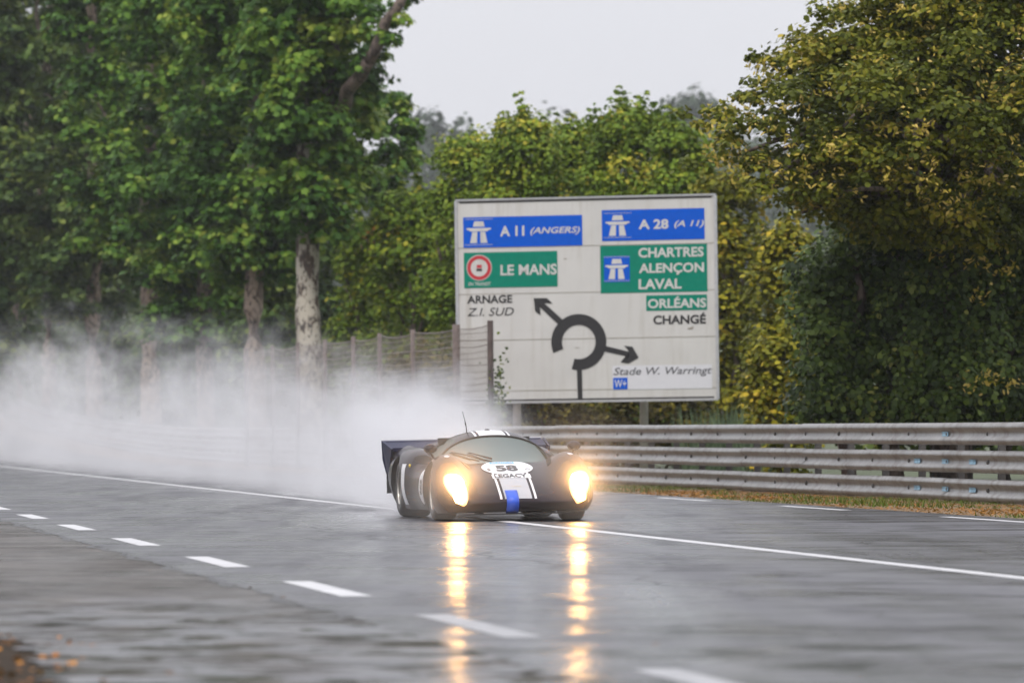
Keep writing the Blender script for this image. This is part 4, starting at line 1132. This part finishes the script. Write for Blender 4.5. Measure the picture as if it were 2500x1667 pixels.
# cockpit
MB().box((.55, 0, .60), (.20, 1.0, .07)).build('dashboard', M['seat'], CAR)
MB().box((-.48, 0, .62), (.08, 1.05, .58)).build('bulkhead', M['seat'], CAR)
MB().tube([(-.30, -.50, .55), (-.30, -.40, .86), (-.30, 0, .93), (-.30, .40, .86), (-.30, .50, .55)], .02, 8).build('roll_bar', M['alu'], CAR, True)
MB().box((.66, -.02, .665), (.01, .11, .045)).build('dash_panel', M['blue_lit'], CAR)
stw = MB(); stw.lathe([(.135, -.012), (.15, -.012), (.155, 0), (.15, .012), (.135, .012), (.130, 0)], 28, Matrix.Translation((.36, -.29, .66)) @ Matrix.Rotation(R(-70), 4, 'Z') @ Matrix.Rotation(R(15), 4, 'X'), True)
stw.build('steering_wheel', M['black'], CAR, True)
for o in list(CAR.children):
    if o.name.split('.')[0] != 'wheel': o.matrix_basis = ROLL @ o.matrix_basis

# the driver behind the glass
def skin(name, pts, edges, radii, mat, parent=None, sub=1, root=0):
    me = bpy.data.meshes.new(name); me.from_pydata([tuple(p) for p in pts], edges, []); o = bpy.data.objects.new(name, me); COL.objects.link(o)
    o.modifiers.new('skin', 'SKIN'); md = o.modifiers.new('sub', 'SUBSURF'); md.levels = sub; md.render_levels = sub
    for i, r in enumerate(radii): me.skin_vertices[0].data[i].radius = (r, r) if not hasattr(r, '__len__') else r
    me.skin_vertices[0].data[root].use_root = True
    bpy.context.view_layer.update()
    nm = bpy.data.meshes.new_from_object(o.evaluated_get(bpy.context.evaluated_depsgraph_get())); bpy.data.objects.remove(o)
    nm.materials.clear()
    return link(name, nm, mat, parent, True)
def driver():
    B = [(-.22, -.29, .20), (-.25, -.29, .38), (-.27, -.29, .56), (-.24, -.29, .66), (-.23, -.29, .75),
         (-.24, -.46, .58), (-.02, -.50, .48), (.28, -.42, .62), (-.24, -.12, .58), (-.02, -.08, .48), (.28, -.17, .62),
         (.15, -.36, .24), (.50, -.36, .38), (.85, -.34, .20), (.15, -.22, .24), (.50, -.22, .38), (.85, -.24, .20)]
    E = [(0, 1), (1, 2), (2, 3), (3, 4), (2, 5), (5, 6), (6, 7), (2, 8), (8, 9), (9, 10), (0, 11), (11, 12), (12, 13), (0, 14), (14, 15), (15, 16)]
    rr = [.15, .15, .14, .06, .09, .07, .05, .035, .07, .05, .035, .085, .065, .045, .085, .065, .045]
    T = CAR.matrix_basis @ ROLL
    body = skin('person', B, E, rr, M['suit'])
    body.matrix_basis = T
    tag(body, 'driver in an orange helmet behind the misted windscreen of the race car', 'person')
    hb = MB().ellipsoid((-.215, -.29, .80), (.135, .115, .13), 24, 16).build('helmet', M['helmet'], body, True)
    vz = MB()
    V = []; Fs = []
    for i in range(5):
        for k in range(11):
            a = R(-62 + 12.4 * k); e = R(-16 + 8 * i)
            V.append((-.215 + .138 * math.cos(e) * math.cos(a), -.29 + .118 * math.cos(e) * math.sin(a), .805 + .133 * math.sin(e)))
    for i in range(4):
        for k in range(10): Fs.append((i * 11 + k, i * 11 + k + 1, (i + 1) * 11 + k + 1, (i + 1) * 11 + k))
    mesh('visor', V, Fs, M['black'], hb, True)
    for s, w in ((-1, (.28, -.42, .62)), (1, (.28, -.17, .62))):
        w = Vector(w); pts = [w, w + Vector((.05, 0, .02))]; ed = [(0, 1)]; ra = [.03, .038]
        for q in range(4):
            i = len(pts); y = (q - 1.5) * .019
            pts += [w + Vector((.085, y, .035)), w + Vector((.115, y, .02 - .003 * q)), w + Vector((.10, y, -.01))]
            ed += [(1, i), (i, i + 1), (i + 1, i + 2)]; ra += [.011, .0095, .008]
        i = len(pts); pts += [w + Vector((.055, -s * .04, .03)), w + Vector((.09, -s * .045, .045))]; ed += [(1, i), (i, i + 1)]; ra += [.011, .009]
        skin('glove', pts, ed, ra, M['glove'], body, 1, 1)
driver()

# ------------------------------------------------------------------ spray thrown up by the car, added halo mist, haze
def vol_mat(name, build):
    m = bpy.data.materials.new(name); m.use_nodes = True; nt = m.node_tree
    nt.nodes.remove(nt.nodes['Principled BSDF']); pv = N(nt, 'ShaderNodeVolumePrincipled')
    nt.links.new(pv.outputs[0], nt.nodes['Material Output'].inputs['Volume']); build(nt, pv); return m
SPRAY_L = 150
def spray():
    rear = CAR.matrix_basis @ Vector((-1.6, 0, 0))
    vs = []; fs = []
    ss = [-2.6, 0, 4, 10, 20, 40, 70, 110, SPRAY_L]
    for s in ss:
        hgt = 1.5 + 3.4 * (1 - math.exp(-max(0, s) / 16)) + .022 * max(0, s); hw = 1.6 + .04 * max(0, s)
        zb = gz(rear.y + s) + .012
        for x, z in ((-1.35 - .012 * max(0, s), 0), (3.7, 0), (3.7, hgt), (-1.35 - .012 * max(0, s), hgt)): vs.append((x, s, zb + z))
    for i in range(len(ss) - 1):
        for k in range(4): fs.append((i * 4 + k, i * 4 + (k + 1) % 4, i * 4 + 4 + (k + 1) % 4, i * 4 + 4 + k))
    fs += [(3, 2, 1, 0), tuple(range(len(ss) * 4 - 4, len(ss) * 4))]
    def build(nt, pv):
        v = coords(nt); sep = N(nt, 'ShaderNodeSeparateXYZ'); nt.links.new(v, sep.inputs[0]); x, s, z = sep.outputs
        vn = coords(nt, (1, .34, 1)); n1 = noise(nt, vn, .48, 4, .62, .4); n2 = noise(nt, vn, 2.5, 3, .6, .5)
        nn = mth(nt, 'ADD', mth(nt, 'MULTIPLY', n1, .62), mth(nt, 'MULTIPLY', n2, .38))
        def mr(val, a, b, c=0.0, d=1.0, smooth=True):
            r = nt.nodes.new('ShaderNodeMapRange'); r.interpolation_type = 'SMOOTHSTEP' if smooth else 'LINEAR'
            for nm, q in (('From Min', a), ('From Max', b), ('To Min', c), ('To Max', d)): r.inputs[nm].default_value = q
            nt.links.new(val, r.inputs['Value']); return r.outputs[0]
        sp_ = mth(nt, 'MAXIMUM', s, 0.0)
        ex = mth(nt, 'SUBTRACT', 1.0, mth(nt, 'EXPONENT', mth(nt, 'MULTIPLY', sp_, -1 / 13.)))
        top = mth(nt, 'ADD', mth(nt, 'ADD', mth(nt, 'ADD', .72, mth(nt, 'MULTIPLY', mth(nt, 'MINIMUM', s, 0.0), .22)), mth(nt, 'MULTIPLY', ex, 1.05)), mth(nt, 'MULTIPLY', sp_, .0135))
        far = mth(nt, 'MAXIMUM', mth(nt, 'SUBTRACT', sp_, 93.0), 0.0)
        zz = mth(nt, 'SUBTRACT', z, mth(nt, 'MULTIPLY', mth(nt, 'MULTIPLY', far, far), .00016))
        amp = mth(nt, 'ADD', .7, mth(nt, 'MULTIPLY', sp_, .025))
        edge = mth(nt, 'ADD', mth(nt, 'SUBTRACT', top, zz), mth(nt, 'MULTIPLY', mth(nt, 'SUBTRACT', nn, .5), mth(nt, 'MULTIPLY', amp, 4.6)))
        ez = mth(nt, 'DIVIDE', edge, mth(nt, 'ADD', .55, mth(nt, 'MULTIPLY', sp_, .012)))
        ez = mr(ez, -.45, 1.3)
        ex2 = mth(nt, 'SUBTRACT', 1.0, mth(nt, 'EXPONENT', mth(nt, 'MULTIPLY', sp_, -1 / 14.)))
        lo_ = mth(nt, 'SUBTRACT', x, mth(nt, 'MULTIPLY', ex, .95))
        lat = mth(nt, 'MULTIPLY', mr(lo_, -1.15, -.35), mr(mth(nt, 'SUBTRACT', x, mth(nt, 'MULTIPLY', ex2, 2.3)), 1.05, .1))
        lon = mth(nt, 'MULTIPLY', mr(s, -2.3, 1.0), mr(s, SPRAY_L - 2, SPRAY_L - 50))
        dens = mth(nt, 'ADD', mth(nt, 'MULTIPLY', mth(nt, 'EXPONENT', mth(nt, 'MULTIPLY', sp_, -1 / 8.)), .60), .062)
        var = mr(nn, .36, .64, .22, 1.75)
        d = mth(nt, 'MULTIPLY', mth(nt, 'MULTIPLY', ez, lat), mth(nt, 'MULTIPLY', lon, dens)); d = mth(nt, 'MULTIPLY', d, var)
        nt.links.new(d, pv.inputs['Density']); pv.inputs['Color'].default_value = (.87, .87, .89, 1); pv.inputs['Anisotropy'].default_value = 0.0
    m = vol_mat('spray', build)
    fs = [f[::-1] for f in fs]
    o = mesh('spray_cloud', vs, fs, m); o.location = (rear.x, rear.y, 0); o.rotation_euler = (0, 0, ROAD_ROT)
    m.cycles.volume_step_rate = .25
    tag(o, 'white cloud of water spray trailing behind the race car', 'spray', kind='stuff')
spray()
def mist():
    # mist added and shaped round the lamps for their halo, its colour warmed
    c = CAR.matrix_basis @ Vector((2.0, 0, .42))
    vb = MB().ellipsoid((0, 0, 0), (1.8, 1.1, .95), 28, 18)
    vb.v = [(x, y, max(z, -.40)) for x, y, z in vb.v]
    Rz = Matrix.Rotation(R(-90 + 8.8), 3, 'Z')
    def build(nt, pv):
        v = coords(nt); tot = None
        for sd in (-1, 1):
            q = Rz @ Vector((-.12, sd * .69, 0))
            d = N(nt, 'ShaderNodeVectorMath', operation='DISTANCE'); nt.links.new(v, d.inputs[0]); d.inputs[1].default_value = (q.x, q.y, -.02)
            e = mth(nt, 'EXPONENT', mth(nt, 'MULTIPLY', d.outputs['Value'], -1 / .185)); tot = e if tot is None else mth(nt, 'ADD', tot, e)
        nt.links.new(mth(nt, 'ADD', mth(nt, 'MULTIPLY', tot, 1.8), .004), pv.inputs['Density'])
        pv.inputs['Color'].default_value = (1, .95, .88, 1); pv.inputs['Anisotropy'].default_value = .1
    mm = vol_mat('mist', build); mm.cycles.volume_step_rate = .4
    o = vb.build('mist', mm); o.location = c
    tag(o, 'faint mist added round the headlights of the race car for their halo', 'mist', kind='stuff')
mist()
def haze():
    def build(nt, pv): pv.inputs['Density'].default_value = .00013; pv.inputs['Color'].default_value = (.93, .95, 1, 1)
    o = MB().box((0, 660, 60), (1700, 1420, 124)).build('haze', vol_mat('haze', build))
    o.location.z = 0; tag(o, 'pale rain haze filling the air down to the hill', 'haze', kind='stuff')
haze()
